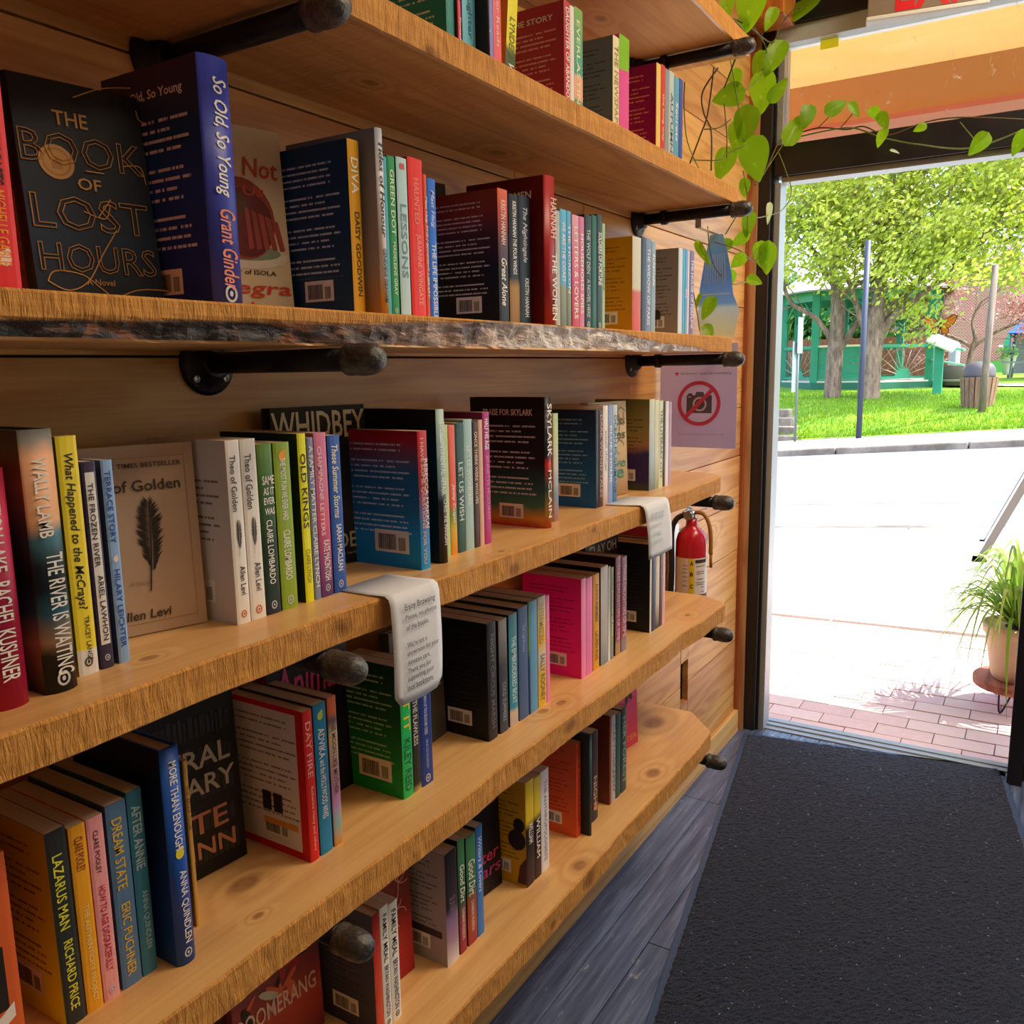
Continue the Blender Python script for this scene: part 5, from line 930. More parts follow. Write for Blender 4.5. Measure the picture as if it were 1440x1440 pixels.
sheet_m = sheet_mat('notice_lilac', [(0, 'dcd4f0'), (.5, 'e4daf2'), (1, 'e8deee')], .35)
t = thing('no_camera_notice', 'lilac sheet with a red crossed-out camera hanging beside the plank ends', 'notice', (0, 2.262, 0))
MB().box(.006, .222, -.0004, .0004, 1.138, 1.417).build('sheet', sheet_m, t)
red = flat('d8466c', .6); grey = flat('5f5868', .6)
cx, cz = .118, 1.258; yo = -.0004
def ringp(cx, cz, r0, r1, n=40):
    out = []
    for i in range(n):
        a, b_ = 2*math.pi*i/n, 2*math.pi*(i+1)/n
        out.append([(cx+r0*math.cos(a), cz+r0*math.sin(a)), (cx+r1*math.cos(a), cz+r1*math.sin(a)), (cx+r1*math.cos(b_), cz+r1*math.sin(b_)), (cx+r0*math.cos(b_), cz+r0*math.sin(b_))])
    return out
cam_p = [(0, [(cx-.035, cz-.026), (cx+.036, cz-.026), (cx+.036, cz+.022), (cx-.035, cz+.022)]), (0, [(cx-.012, cz+.02), (cx+.016, cz+.02), (cx+.012, cz+.031), (cx-.008, cz+.031)]), (0, [(cx-.032, cz+.022), (cx-.018, cz+.022), (cx-.02, cz+.027), (cx-.03, cz+.027)]), (1, ell(cx+.002, cz-.002, .0195, .0195, 26)), (0, ell(cx+.002, cz-.002, .0145, .0145, 24)), (1, ell(cx-.026, cz+.0175, .005, .002, 10))]
decal(t, 'camera_symbol', cam_p, [grey, flat('d3c8e2', .6)], (0, yo, 0), (1, 0, 0), (0, 0, 1), .0002)
decal(t, 'prohibition_ring', [(0, q) for q in ringp(cx, cz, .0505, .0605)] + [(0, stroke([(cx-.04, cz-.04), (cx+.04, cz+.04)], .011)[0])], [red], (0, yo, 0), (1, 0, 0), (0, 0, 1), .0012)
text(t, 'preference for your community', (.205, yo-.0006, 1.334), (-1, 0, 0), (0, 0, 1), .14, .008, flat('7a6c7c', .6), .004, 0, 'mirrored_line')
text(t, 'take a picture of our shop instead', (.19, yo-.0006, 1.172), (-1, 0, 0), (0, 0, 1), .13, .005, flat('9c90a8', .6), .0, 0, 'mirrored_line')
decal(t, 'small_heart', [(0, ell(.052, 1.339, .0028, .0028, 8)), (0, ell(.0565, 1.339, .0028, .0028, 8)), (0, [(.0495, 1.338), (.0542, 1.332), (.059, 1.338)])], [red], (0, yo, 0), (1, 0, 0), (0, 0, 1), .0004)
MB().box(.19, .21, -.128, .0006, 1.4165, 1.4169).build('tape_tab', flat('dfe0dc', .3), t)

t = thing('blue_hanging_leaflet', 'light blue and pale yellow leaflet hanging behind the vine at the plank ends', 'leaflet', (0, 2.29, 0))
blue_m = sheet_mat('leaflet_blue', [(0, 'f6efc4'), (.3, 'e4f0f6'), (.34, 'a8d2f8'), (.6, '88bef6'), (.85, '94c8f6'), (1, 'b8dcf8')], .5)
vs = [(x, 0, z) for x, z in ((.108, 1.43), (.2, 1.43), (.215, 1.50), (.196, 1.545), (.19, 1.60), (.178, 1.655), (.165, 1.70), (.13, 1.70), (.117, 1.64), (.104, 1.56), (.1, 1.50))]
lf = MB().add(vs, [tuple(range(len(vs)))]).build('leaflet_sheet', blue_m, t); s_ = lf.modifiers.new('t', 'SOLIDIFY'); s_.thickness = .0006
decal(t, 'faint_stripes', [(0, [(.118+.007*k, 1.575), (.1195+.007*k, 1.575), (.1215+.0062*k, 1.65), (.120+.0062*k, 1.65)]) for k in range(9)] + [(0, [(.108, 1.545), (.19, 1.545), (.19, 1.548), (.108, 1.548)])], [flat('dcebf4', .6)], (0, 0, 0), (1, 0, 0), (0, 0, 1), .001)
MB().box(.14, .155, -.14, .0006, 1.70, 1.7004).box(.14, .155, -.14, -.139, 1.70, 1.743).build('tape_tab', flat('dfe0dc', .3), t)

# ------------------------------------------------------------------ fire extinguisher
t = thing('fire_extinguisher', 'red fire extinguisher with yellow ABC strip hanging on the pine wall', 'fire extinguisher', (.068, 2.36, .66))
rd = flat('c0142c', .25); wl_ = flat('e6e0da', .5)
MB().lathe([(.036, 0), (.043, .003), (.045, .012), (.045, .185), (.044, .2), (.039, .218), (.028, .231), (.019, .238), (.0165, .245), (.0165, .262)], seg=32).build('cylinder', rd, t)
MB().lathe([(.0456, .045), (.0456, .152)], seg=32, cap=False).build('paper_label', wl_, t)
def onlab(a0, a1, z0, z1, r=.0459, n=6):
    vs = []; 
    for i in range(n+1):
        a = math.radians(a0+(a1-a0)*i/n); vs += [(r*math.cos(a), r*math.sin(a), z0), (r*math.cos(a), r*math.sin(a), z1)]
    return vs, [(2*i, 2*i+2, 2*i+3, 2*i+1) for i in range(n)]
MB().add(*onlab(-78, -58, .045, .152)).build('yellow_strip', flat('e8c81c', .5), t)
MB().add(*onlab(-55, -5, .138, .148)).build('dark_heading', flat('3a3034', .5), t)
mbx = MB()
for k, (a0, a1, z_) in enumerate([(-52, -12, .128), (-50, -14, .112), (-50, -16, .106), (-48, -20, .09), (-52, -12, .08), (-50, -18, .074), (-100, -82, .13), (-100, -82, .12), (-102, -82, .108), (-102, -82, .096), (-100, -83, .084), (-102, -82, .07), (-30, -16, .052), (-30, -16, .066)]): mbx.add(*onlab(a0, a1, z_, z_+.0018, .0461))
mbx.build('label_print', flat('6c6468', .6), t)
for ch, z_ in (('A', .132), ('B', .1), ('C', .064)):
    a = math.radians(-68); text(t, ch, (.0466*math.cos(a)-.0045*math.cos(a+math.pi/2), .0466*math.sin(a)-.0045*math.sin(a+math.pi/2), z_), (-math.sin(a), math.cos(a), 0), (0, 0, 1), .009, .012, ink('2a2418'), .03, 0, 'class_letter')
MB().lathe([(.0462, .03), (.0462, .043)], seg=32).build('strap', flat('2a2226', .5), t)
MB().tube([(0, 0, .255), (0, 0, .285)], .012, 12).tube([(0, 0, .272), (.0, -.026, .274)], .009, 10).tube([(0, -.02, .274), (0, -.034, .274)], .013, 14).build('valve_head', steel, t)
MB().tube([(-.005, .008, .281), (.0, -.03, .292), (.002, -.075, .29)], .004, 8).tube([(-.005, .008, .29), (.0, -.03, .302), (.002, -.07, .306)], .0038, 8).build('squeeze_handles', steel, t)
MB().tube(smooth_pts([(.03, -.03, .29), (.045, -.01, .297), (.04, .02, .292), (.02, .0, .287), (.03, -.03, .29)], 5), .0012, 6).build('pin_ring', steel, t)
MB().tube(smooth_pts([(.012, .0, .28), (.034, .002, .277), (.05, .004, .25), (.056, .006, .21), (.056, .008, .16)], 5), .0062, 8).tube([(.056, .008, .165), (.057, .008, .12)], .0048, 8).build('discharge_hose', flat('b07a1c', .5), t)
MB().tube(smooth_pts([(-.012, -.012, .275), (-.035, -.03, .262), (-.048, -.034, .22), (-.046, -.034, .12), (-.05, -.03, .045)], 5), .008, 8).build('rubber_strap', flat('26222c', .6), t)
MB().box(-.0665, -.05, -.03, .03, .0, .24).box(-.06, -.03, -.036, -.03, .03, .045).build('wall_bracket', steel, t)

# ------------------------------------------------------------------ door mat
m, n, l, p = newmat('mat_pile')
tc = n.new('ShaderNodeTexCoord')
a1_ = noise_t(n, l, vscale(n, l, tc.outputs['Object'], (330, 330, 330)), 1, 2, .6)
a2_ = noise_t(n, l, vscale(n, l, tc.outputs['Object'], (9, 9, 9)), 1, 3, .6)
a3_ = noise_t(n, l, vscale(n, l, tc.outputs['Object'], (160, 160, 160)), 1, 0, .5)
c = mix(n, l, mapr(n, l, a1_, .35, .68), hexc('090d16'), hexc('34425e'))
c = mix(n, l, mapr(n, l, a2_, .4, .7, 0, .35), c, hexc('23262e'))
c = mix(n, l, mapr(n, l, a3_, .83, .86), c, hexc('a8b0bc'))
l.new(c, p.inputs['Base Color']); p.inputs['Roughness'].default_value = .95; p.inputs['Specular IOR Level'].default_value = .15
p.inputs['Sheen Weight'].default_value = .15
bump(n, l, a1_, p, 1.0, .006)
a = math.atan2(.256, 1.542)
t = thing('door_mat', 'large charcoal carpet mat with a thin rubber rim in front of the door', 'mat', (.047, 3.021, 0), (0, 0, a))
W_, L_ = .85, 2.1
MB().box(0, W_, -L_, 0, .0005, .004).build('rubber_rim', flat('3c5070', .5), t, .001)
rgn = MB(); nx, ny = 120, 300; vs = []; rr = random.Random(1)
for j in range(ny+1):
    for i in range(nx+1):
        e = min(i, nx-i, j, ny-j)
        x_ = .016 + (W_-.032)*i/nx + (rr.uniform(-.0022, .0022) if e == 0 else 0); y_ = -L_+.016+(L_-.032)*j/ny + (rr.uniform(-.002, .002) if e == 0 else 0)
        vs.append((x_, y_, .004 if e == 0 else .0095 + rr.uniform(-.0016, .0016)))
fs = [(j*(nx+1)+i, j*(nx+1)+i+1, (j+1)*(nx+1)+i+1, (j+1)*(nx+1)+i) for j in range(ny) for i in range(nx)]
rgn.add(vs, fs, 0, False).build('carpet_pile', m, t)

# ------------------------------------------------------------------ pothos vine
def leaf_material(name, base, light, tl=.45):
    m, n, l, p = newmat(name)
    tc = n.new('ShaderNodeTexCoord'); oi = n.new('ShaderNodeObjectInfo')
    q = noise_t(n, l, vscale(n, l, tc.outputs['Object'], (2.5, 5, 4)), 1, 3, .6, .8)
    c = mix(n, l, mapr(n, l, q, .58, .7, 0, .6), hexc(base), hexc(light))
    hs = n.new('ShaderNodeHueSaturation'); l.new(c, hs.inputs['Color']); l.new(mapr(n, l, oi.outputs['Random'], 0, 1, .72, 1.25), hs.inputs['Value']); c = hs.outputs[0]
    l.new(c, p.inputs['Base Color']); p.inputs['Roughness'].default_value = .35
    tb = n.new('ShaderNodeBsdfTranslucent'); l.new(c, tb.inputs[0])
    ms = n.new('ShaderNodeMixShader'); ms.inputs[0].default_value = tl
    l.new(p.outputs[0], ms.inputs[1]); l.new(tb.outputs[0], ms.inputs[2]); l.new(ms.outputs[0], n['Material Output'].inputs[0])
    return m
leaf_m = leaf_material('pothos_leaf', '96cc1c', 'c4e848', .6); stem_m = flat('6a7a34', .5); stem_b = flat('5a4a2c', .6); pale_m = leaf_material('pale_leaf', 'c0d8a8', 'e8f0d8')
def leaf_mesh(wr, fold, seed):
    nl, nw = 12, 4; vs = []; fs = []
    for i in range(nl+1):
        f_ = i/nl
        w_ = wr * (math.sin(math.pi*min(1, f_**.62))**.75) * (1-.12*f_) if 0 < f_ < 1 else 0
        for j in range(-nw, nw+1):
            s = j/nw
            x_ = f_ - (.10*abs(s)**1.5*(1-f_)**3 if f_ < .6 else 0)
            vs.append((x_, s*w_, fold*abs(s)*w_ - .10*f_*f_ + .02*math.sin(7*f_+seed)*s))
    c = 2*nw+1
    for i in range(nl):
        for j in range(2*nw): a = i*c+j; fs.append((a, a+1, a+c+1, a+c))
    o = MB().add(vs, fs, 0, True).build('leaf', leaf_m); me = o.data; D.objects.remove(o); return me
LM = [leaf_mesh(.36, .18, 0), leaf_mesh(.30, .3, 1), leaf_mesh(.38, .1, 2)]; NAR = leaf_mesh(.16, .5, 1)
for m_ in LM + [NAR]: pass
tag(MB().box(.205, .262, 3.112, 3.1132, 2.372, 2.402).build('sticky_note', leaf_material('note_paper', 'f4ee62', 'f8f490', .7)), 'small yellow note stuck to the glass above the door', 'note')
t = thing('pothos_vine', 'trailing green pothos vine hanging from the top plank and along the door head', 'plant', (0, 0, 0))
rr = random.Random(11)
for i, (x_, y_, z_, ln_, ang) in enumerate(LEAVES):
    me = NAR if i in (39, 40, 31, 26) else LM[i % 3]
    o = D.objects.new('leaf', me); COL.objects.link(o); o.parent = t
    a = math.radians(ang)
    d = Vector((math.cos(a), rr.uniform(-.35, .35), math.sin(a))).normalized()
    nrm = Vector((rr.uniform(-.4, .4) + .2, -1, rr.uniform(-.1, .5))); nrm = (nrm - d*nrm.dot(d)).normalized()
    sd_ = nrm.cross(d)
    m4 = Matrix.Identity(4); ln_ *= 1.12
    for k in range(3): m4[k][0] = d[k]*ln_; m4[k][1] = sd_[k]*ln_; m4[k][2] = nrm[k]*ln_; m4[k][3] = (x_, y_, z_)[k] - d[k]*ln_*.5
    o.matrix_local = m4
    if i in (26, 40):
        o.material_slots[0].link = 'OBJECT'; o.material_slots[0].material = pale_m
for i, s in enumerate(STEMS):
    MB().tube(smooth_pts(s, 5), .0022 if i in (0, 1, 3, 7, 8) else .0016, 6).build('stem', stem_b if i in (0, 1, 3, 4, 7, 14) else stem_m, t)
MB().tube(smooth_pts([(.2, 2.05, 2.17), (.235, 2.2, 2.155), (.2, 2.24, 2.1), (.17, 2.26, 2.05)], 4), .0025, 6).build('stem', stem_m, t)
# ------------------------------------------------------------------ street outside
def gmat(name, a, b_, sc=6, rough=.9, det=5):
    m, n, l, p = newmat(name); ge = n.new('ShaderNodeNewGeometry')
    q = noise_t(n, l, ge.outputs['Position'], sc, det, .65); l.new(mix(n, l, mapr(n, l, q, .35, .65), hexc(a), hexc(b_)), p.inputs['Base Color'])
    p.inputs['Roughness'].default_value = rough; bump(n, l, q, p, .2, .01); return m
concrete = gmat('concrete', 'd8d2c8', 'e6e1d8'); asphalt = gmat('asphalt', '6c727e', '7a808a', 9); kerb_m = gmat('kerb_stone', '5c554c', '867e74', 3)
def ps(y): return max(0, min(.09, (y - 3.2) * .0192))
def pz(x, y): return -.022 + ps(y) * x
def patch(name, mat, parent, x0, x1, y0, y1, zf, th=.1, bevel=0.0):
    """a slab whose top follows the sloping street"""
    vs = [(x, y, zf(x, y) - t_) for t_ in (th, 0) for x, y in ((x0, y0), (x1, y0), (x1, y1), (x0, y1))]
    return MB().add(vs, [(3, 2, 1, 0), (4, 5, 6, 7), (0, 1, 5, 4), (1, 2, 6, 5), (2, 3, 7, 6), (3, 0, 4, 7)]).build(name, mat, parent, bevel)
pv = structure('pavement_near')
xx = -6.0
while xx < 6:
    patch('bedding', flat('8c7c70', .95), pv, xx, xx+1.5, 3.2, 7.8, lambda x, y: pz(x, y) - .055, .05)
    for y0, y1 in ((4.77, 6.3), (6.312, 7.8)): patch('slab', concrete, pv, xx+.006, xx+1.494, y0, y1, pz, .1, .004)
    xx += 1.5
brick_m, n, l, p = newmat('paving_brick'); oi = n.new('ShaderNodeObjectInfo'); tc = n.new('ShaderNodeTexCoord')
q = noise_t(n, l, tc.outputs['Object'], 30, 3, .6)
l.new(mix(n, l, mapr(n, l, q, .3, .7, 0, .3), mix(n, l, oi.outputs['Random'], hexc('d8b4ac'), hexc('e6ccc0')), hexc('ece0d8')), p.inputs['Base Color']); p.inputs['Roughness'].default_value = .8
bk = MB().box(-.0985, .0985, -.0485, .0485, -.06, 0).build('brick', brick_m, pv, .002)
first = True; yy = 3.265; r_ = 0
while yy < 4.72:
    xx = -.35 + (.1 if r_ % 2 else 0)
    while xx < 1.55:
        o = bk if first else bk.copy()
        if not first: COL.objects.link(o)
        first = False; o.location = (xx, yy, pz(xx, yy) + random.uniform(-.0015, .0015)); o.rotation_euler = (0, -math.atan(ps(yy)), 0); xx += .2
    yy += .1; r_ += 1
st = structure('street')
def rz(x, y):
    f_ = (y - 7.9) / 5.9
    return (1-f_)*(-.16 + .08*(x + 1.0)) + f_*(-.1 + .08*(x + 2.8))
patch('road_surface', asphalt, st, -14, 9, 7.8, 13.9, rz, .2)
patch('kerb', kerb_m, st, -6, 6, 7.79, 7.93, lambda x, y: pz(x, 7.8), .25)
patch('road_seam', flat('7c8088', .9), st, -14, 9, 9.33, 9.35, lambda x, y: rz(x, y) + .003, .004)
xx = -12.6
while xx < 8.8:
    patch('kerb_stone', kerb_m, st, xx+.01, xx+1.79, 13.75, 13.93, lambda x, y: -.005 + .08*(x+2.8), .2, .02); xx += 1.8
pf = structure('pavement_far'); xx = -12.6
pave2 = gmat('pavement_far_concrete', '8c8a88', '9c9a96')
while xx < 8.8:
    patch('slab', pave2, pf, xx+.008, xx+1.492, 13.93, 15.45, lambda x, y: -.012 + .08*(x+2.8) + (y-13.93)*.03, .15, .01); xx += 1.5

# lawn
def gz(x, y):
    pts = [(15.3, .02, .079), (15.45, .05, .079), (16.0, .2, .075), (17, .38, .07), (20, .58, .005), (24, .71, 0), (32, .85, 0), (70, 1.3, 0)]
    z, s = pts[0][1], pts[0][2]
    for (a, fa, sa), (b_, fb, sb) in zip(pts, pts[1:]):
        if a <= y <= b_: k = (y-a)/(b_-a); z = fa + (fb-fa)*k; s = sa + (sb-sa)*k
    return z + s*(x + 2.8) + .03*mn.noise(Vector((x*.6, y*.6, 0)))*min(1, max(0, (y-15.6)))
vs = []; nx, ny = 70, 60; ys = [15.42 + 45*(j/ny)**2 for j in range(ny+1)]
for y in ys:
    for i in range(nx+1): x = -22 + 40*i/nx; vs.append((x, y, gz(x, y)))
fs = [(j*(nx+1)+i, j*(nx+1)+i+1, (j+1)*(nx+1)+i+1, (j+1)*(nx+1)+i) for j in range(ny) for i in range(nx)]
m, n, l, p = newmat('lawn'); ge = n.new('ShaderNodeNewGeometry')
q = noise_t(n, l, ge.outputs['Position'], 1.3, 5, .65); q2 = noise_t(n, l, ge.outputs['Position'], 30, 3, .7)
c = mix(n, l, mapr(n, l, q, .4, .62), hexc('6ca214'), hexc('a0bc20')); c = mix(n, l, mapr(n, l, q2, .4, .7, 0, .5), c, hexc('3c7c14'))
q3 = noise_t(n, l, vscale(n, l, ge.outputs['Position'], (.5, 1.6, 1)), 1, 3, .6, .5); c = mix(n, l, mapr(n, l, q3, .6, .7, 0, .6), c, hexc('b8a468'))
l.new(c, p.inputs['Base Color']); p.inputs['Roughness'].default_value = .9; bump(n, l, q2, p, 1, .05)
lw = MB().add(vs, fs, 0, True).build('lawn', m); lw['kind'] = 'structure'
# grass blades on the bank: countless, one object
rr = random.Random(5); vs = []; fs = []
for k in range(26000):
    y = 15.46 + 7*rr.random()**1.7; x = rr.uniform(-4.6, 1.6); z = gz(x, y); h = rr.uniform(.03, .08); a = rr.uniform(0, 6.28); w_ = .008
    dx, dy = w_*math.cos(a), w_*math.sin(a); o_ = len(vs)
    vs += [(x-dx, y-dy, z-.005), (x+dx, y+dy, z-.005), (x+rr.uniform(-.03, .03), y+rr.uniform(-.03, .03), z+h)]; fs.append((o_, o_+1, o_+2))
g = MB().add(vs, fs).build('grass_blades', leaf_material('grass_blade', '7ca814', 'b4c82c', .35)); tag(g, 'bright green grass blades on the bank beyond the far pavement', 'grass', kind='stuff')
MB().add([(.6, 24, gz(.6, 24)+.03), (6, 22, gz(6, 22)+.03), (6, 24.6, gz(6, 24.6)+.03), (-2.4, 26.2, gz(-2.4, 26.2)+.03), (-2.4, 25.2, gz(-2.4, 25.2)+.03)], [(0, 1, 2, 3, 4)]).build('garden_path', concrete)['kind'] = 'structure'

# stone steps at the left of the lawn
stp = thing('stone_steps', 'grey stone garden steps at the left edge of the lawn', 'steps', (-3.5, 15.42, -.04))
for k in range(4):
    MB().box(-.9 + .0*k, .72 - .13*k, .0 + .3*k, .34 + .3*k, 0 if k == 0 else .13*k + .01, .14*(k+1)).build('step', kerb_m, stp, .012)

# gazebo
GX, GY, GZ, R = -3.56, 25.2, .66, 1.98
gg = '2c9a78'; green = flat('22866a', .55, var=.08, bscale=3); dgreen = flat('1c6450', .6)
t = thing('gazebo', 'green octagonal garden gazebo with a shingled roof behind the two trees', 'gazebo', (GX, GY, GZ))
V8 = [(R*math.cos(math.radians(a)), R*math.sin(math.radians(a))) for a in (-112.5, -67.5, -22.5, 22.5, 67.5, 112.5, 157.5, 202.5)]
MB().ring_loft([[(x*1.06, y*1.06, -.3) for x, y in V8], [(x*1.06, y*1.06, .2) for x, y in V8]], 0, False).build('platform', dgreen, t)
MB().ring_loft([[(x*1.04, y*1.04, .2) for x, y in V8], [(x*1.04, y*1.04, .24) for x, y in V8]], 0, False).build('deck', flat('cfcabc', .8), t)
for x, y in V8: MB().box(x-.09, x+.09, y-.09, y+.09, .1, 2.55).build('post', green, t)
def between(a, b_, z0, z1, th, name, mat, f0=0.0, f1=1.0):
    A, B_ = Vector((*V8[a], 0)), Vector((*V8[b_], 0)); d = B_-A; A2 = A+d*f0; B2 = A+d*f1; nrm = Vector((-d.y, d.x, 0)).normalized()*th/2
    vs = [A2-nrm, B2-nrm, B2+nrm, A2+nrm]
    return MB().add([(v.x, v.y, z) for z in (z0, z1) for v in vs], [(3, 2, 1, 0), (4, 5, 6, 7), (0, 1, 5, 4), (1, 2, 6, 5), (2, 3, 7, 6), (3, 0, 4, 7)]).build(name, mat, t)
for a in range(8):
    b_ = (a+1) % 8
    between(a, b_, 2.28, 2.55, .1, 'eave_beam', green)
    A, B_ = Vector((*V8[a], 0)), Vector((*V8[b_], 0)); dd = (B_-A).normalized()
    MB().tube([A+dd*.1+Vector((0, 0, 1.8)), A+dd*.55+Vector((0, 0, 2.3))], .04, 4).build('brace', green, t); MB().tube([B_-dd*.1+Vector((0, 0, 1.8)), B_-dd*.55+Vector((0, 0, 2.3))], .04, 4).build('brace', green, t)
    if a == 0:
        for k in range(8): between(a, b_, .02+.135*k, .148+.135*k, .05, 'siding_board', green, .05, .95)
        between(a, b_, 1.1, 1.15, .14, 'cap_rail', flat('d8cbb0', .7), .03, .97)
    elif a not in (3,):
        between(a, b_, 1.06, 1.14, .09, 'top_rail', green, .03, .97); between(a, b_, .28, .34, .07, 'bottom_rail', green, .03, .97)
        mid = (A+B_)/2; mb = MB(); L_ = (B_-A).length
        for k in range(1, 10):
            an = math.pi*k/10; e = Vector((math.cos(an), 0, math.sin(an))); r1 = min(.66/abs(e.x) if abs(e.x) > 1e-3 else 9, .72/e.z)
            mb.tube([mid + dd*(.2*e.x) + Vector((0, 0, .34+.2*e.z)), mid + dd*(r1*e.x) + Vector((0, 0, .34+r1*e.z))], .013, 4)
        mb.build('sunburst_rays', flat('a89888', .6), t)
        mb = MB(); mb.add([mid + dd*(.24*math.cos(q)) + Vector((0, 0, .34+.24*math.sin(q))) for q in [math.pi*i/12 for i in range(13)]], [tuple(range(13))]); hs_ = mb.build('sunburst_disc', green, t); q_ = hs_.modifiers.new('t', 'SOLIDIFY'); q_.thickness = .04
shing, n, l, p = newmat('gazebo_shingles'); tc = n.new('ShaderNodeTexCoord'); bt = n.new('ShaderNodeTexBrick'); bt.inputs['Scale'].default_value = 5
l.new(tc.outputs['Object'], bt.inputs['Vector']); bt.inputs['Color1'].default_value = hexc('c8beb0'); bt.inputs['Color2'].default_value = hexc('e0d8cc'); bt.inputs['Mortar'].default_value = hexc('8c8478')
l.new(bt.outputs[0], p.inputs['Base Color']); p.inputs['Roughness'].default_value = .9
mb = MB()
for k in range(9):
    f0 = 1.18 - .13*k; z0 = 2.5 + .17*k
    mb.ring_loft([[(x*f0, y*f0, z0) for x, y in V8], [(x*(f0-.14), y*(f0-.14), z0+.19) for x, y in V8], [(x*(f0-.14), y*(f0-.14), z0+.21) for x, y in V8], [(x*f0, y*f0, z0+.035) for x, y in V8]], 0, False, False)
mb.build('roof', shing, t)
MB().tube([(R*.92, -R*.38, 1.1), (2.75, -2.55, .95)], .035, 6).tube([(R*.92, -R*.38, .75), (2.75, -2.55, .6)], .025, 6).build('ramp_rail', flat('8fd8c0', .5), t)

# sign post with butterfly
t = thing('information_board', 'green garden post carrying a slanted white board and an orange butterfly', 'sign', (-1.22, 21.5, .72))
MB().box(-.09, .09, -.07, .07, -.1, 1.0).build('post', green, t)
MB().box(-.3, .3, -.22, .22, -.02, .02, T=Matrix.Translation((.05, 0, 1.05)) @ Matrix.Rotation(.45, 4, 'Y') @ Matrix.Rotation(.5, 4, 'X')).build('board', flat('e8eaf0', .4), t)
org = flat('f2801c', .5); blk = flat('1a1410', .5)
w1 = [(0, 0), (.08, .16), (.24, .28), (.33, .26), (.3, .1), (.2, -.02)]; w2 = [(0, 0), (.2, -.03), (.24, -.12), (.12, -.17), (.02, -.1)]
for s, rz in ((-1, .35), (1, -.5)):
    T = Matrix.Translation((0, -.05, 1.42)) @ Matrix.Rotation(rz, 4, 'Z') @ Matrix.Rotation(.25*s, 4, 'Y')
    for w_ in (w1, w2):
        mb = MB(); mb.add([T @ Vector((s*a, 0, b_)) for a, b_ in w_], [tuple(range(len(w_)))], 0)
        o = mb.build('butterfly_wing', [org], t); q_ = o.modifiers.new('t', 'SOLIDIFY'); q_.thickness = .012
        mb = MB()
        for q in stroke(w_ + [w_[0]], .022) + [stroke([(0, 0), pt], .01)[0] for pt in w_[2:5]]: mb.add([T @ Vector((s*a, -.012, b_)) for a, b_ in q], [(0, 1, 2, 3)])
        mb.build('wing_veins', blk, t)
MB().tube([(0, -.06, 1.28), (0, -.06, 1.36), (0, -.06, 1.46), (0, -.06, 1.52)], [.008, .022, .018, .008], 8).tube([(0, -.06, 1.5), (.03, -.06, 1.6)], .004, 4).tube([(0, -.06, 1.5), (-.03, -.06, 1.6)], .004, 4).build('butterfly_body', blk, t)

# litter bin with wooden slats
t = thing('litter_bin', 'round litter bin with brown wooden slats and a grey dome lid on the grass', 'bin', (-.13, 17.1, .555))
MB().lathe([(.22, .02), (.27, .5)], seg=20).build('liner', flat('3c3634', .8), t)
wm = wood('bin_slat', '8c6e5a', '6a4e3c', axis='Z', knot_auto=False, rough=.8)
for k in range(20):
    a = 2*math.pi*k/20
    T = Matrix.Rotation(a, 4, 'Z') @ Matrix.Translation((.265, 0, .26)) @ Matrix.Rotation(.10, 4, 'Y')
    MB().box(-.012, .012, -.035, .035, -.26, .26, T=T).build('slat', wm, t)
MB().lathe([(.25, .5), (.25, .56), (.245, .66), (.20, .74), (.12, .78), (.01, .79)], seg=24).build('dome_lid', flat('4e484c', .6), t)
tag(MB().tube([(-.03, 16.55, .4), (-.01, 16.56, 1.3), (.02, 16.6, 2.9)], [.062, .055, .05], 10).build('wooden_post', wood('post_grey', '74695c', '584e42', axis='Z', knot_auto=False, rough=.8)), 'weathered wooden post standing right in front of the litter bin', 'post')
tag(MB().tube([(-1.735, 15.25, .02), (-1.735, 15.25, 3.3)], .045, 10).build('lamp_pole', flat('30384c', .55)), 'tall slate blue metal pole at the kerb side of the lawn', 'pole')
t = thing('street_sign_post', 'thin grey sign post with edge-on sign plates by the stone steps', 'sign', (-2.76, 15.2, .03))
MB().tube([(0, 0, 0), (0, 0, 2.1)], .022, 8).build('post', flat('6c7678', .4, .3), t)
MB().box(-.045, -.03, -.2, .2, .85, 1.7).box(.02, .03, -.16, .16, 1.5, 2.1).build('plate', flat('90a8a8', .4), t)

# trees
bark_m, n, l, p = newmat('tree_bark'); tc = n.new('ShaderNodeTexCoord')
q = noise_t(n, l, vscale(n, l, tc.outputs['Object'], (14, 14, 3.5)), 1, 5, .7, .4)
l.new(mix(n, l, mapr(n, l, q, .35, .65), hexc('5c4a40'), hexc('9c8674')), p.inputs['Base Color']); p.inputs['Roughness'].default_value = .9; bump(n, l, q, p, .8, .04)
spring = leaf_material('spring_leaf', 'bccc48', 'e8ec94', .5); spring2 = leaf_material('spring_leaf_two', 'c0cc50', 'ecf0a0', .5)
pinkb = leaf_material('pink_blossom', 'dca498', 'f2d0c4', .45); dkleaf = leaf_material('shrub_leaf', '4c7c34', '84a848', .4)
def leafcloud(name, pts, size, mat, parent, seed):
    rr = random.Random(seed); vs = []; fs = []
    for P in pts:
        s = size*rr.uniform(.6, 1.3); a = Vector((rr.gauss(0, 1), rr.gauss(0, 1), rr.gauss(0, 1))).normalized(); b_ = a.orthogonal().normalized(); c_ = a.cross(b_)
        o_ = len(vs); vs += [P - b_*s, P + c_*s*.55, P + b_*s, P - c_*s*.55]; fs.append((o_, o_+1, o_+2, o_+3))
    o = MB().add(vs, fs).build(name, mat, parent); o['kind'] = 'stuff'; return o
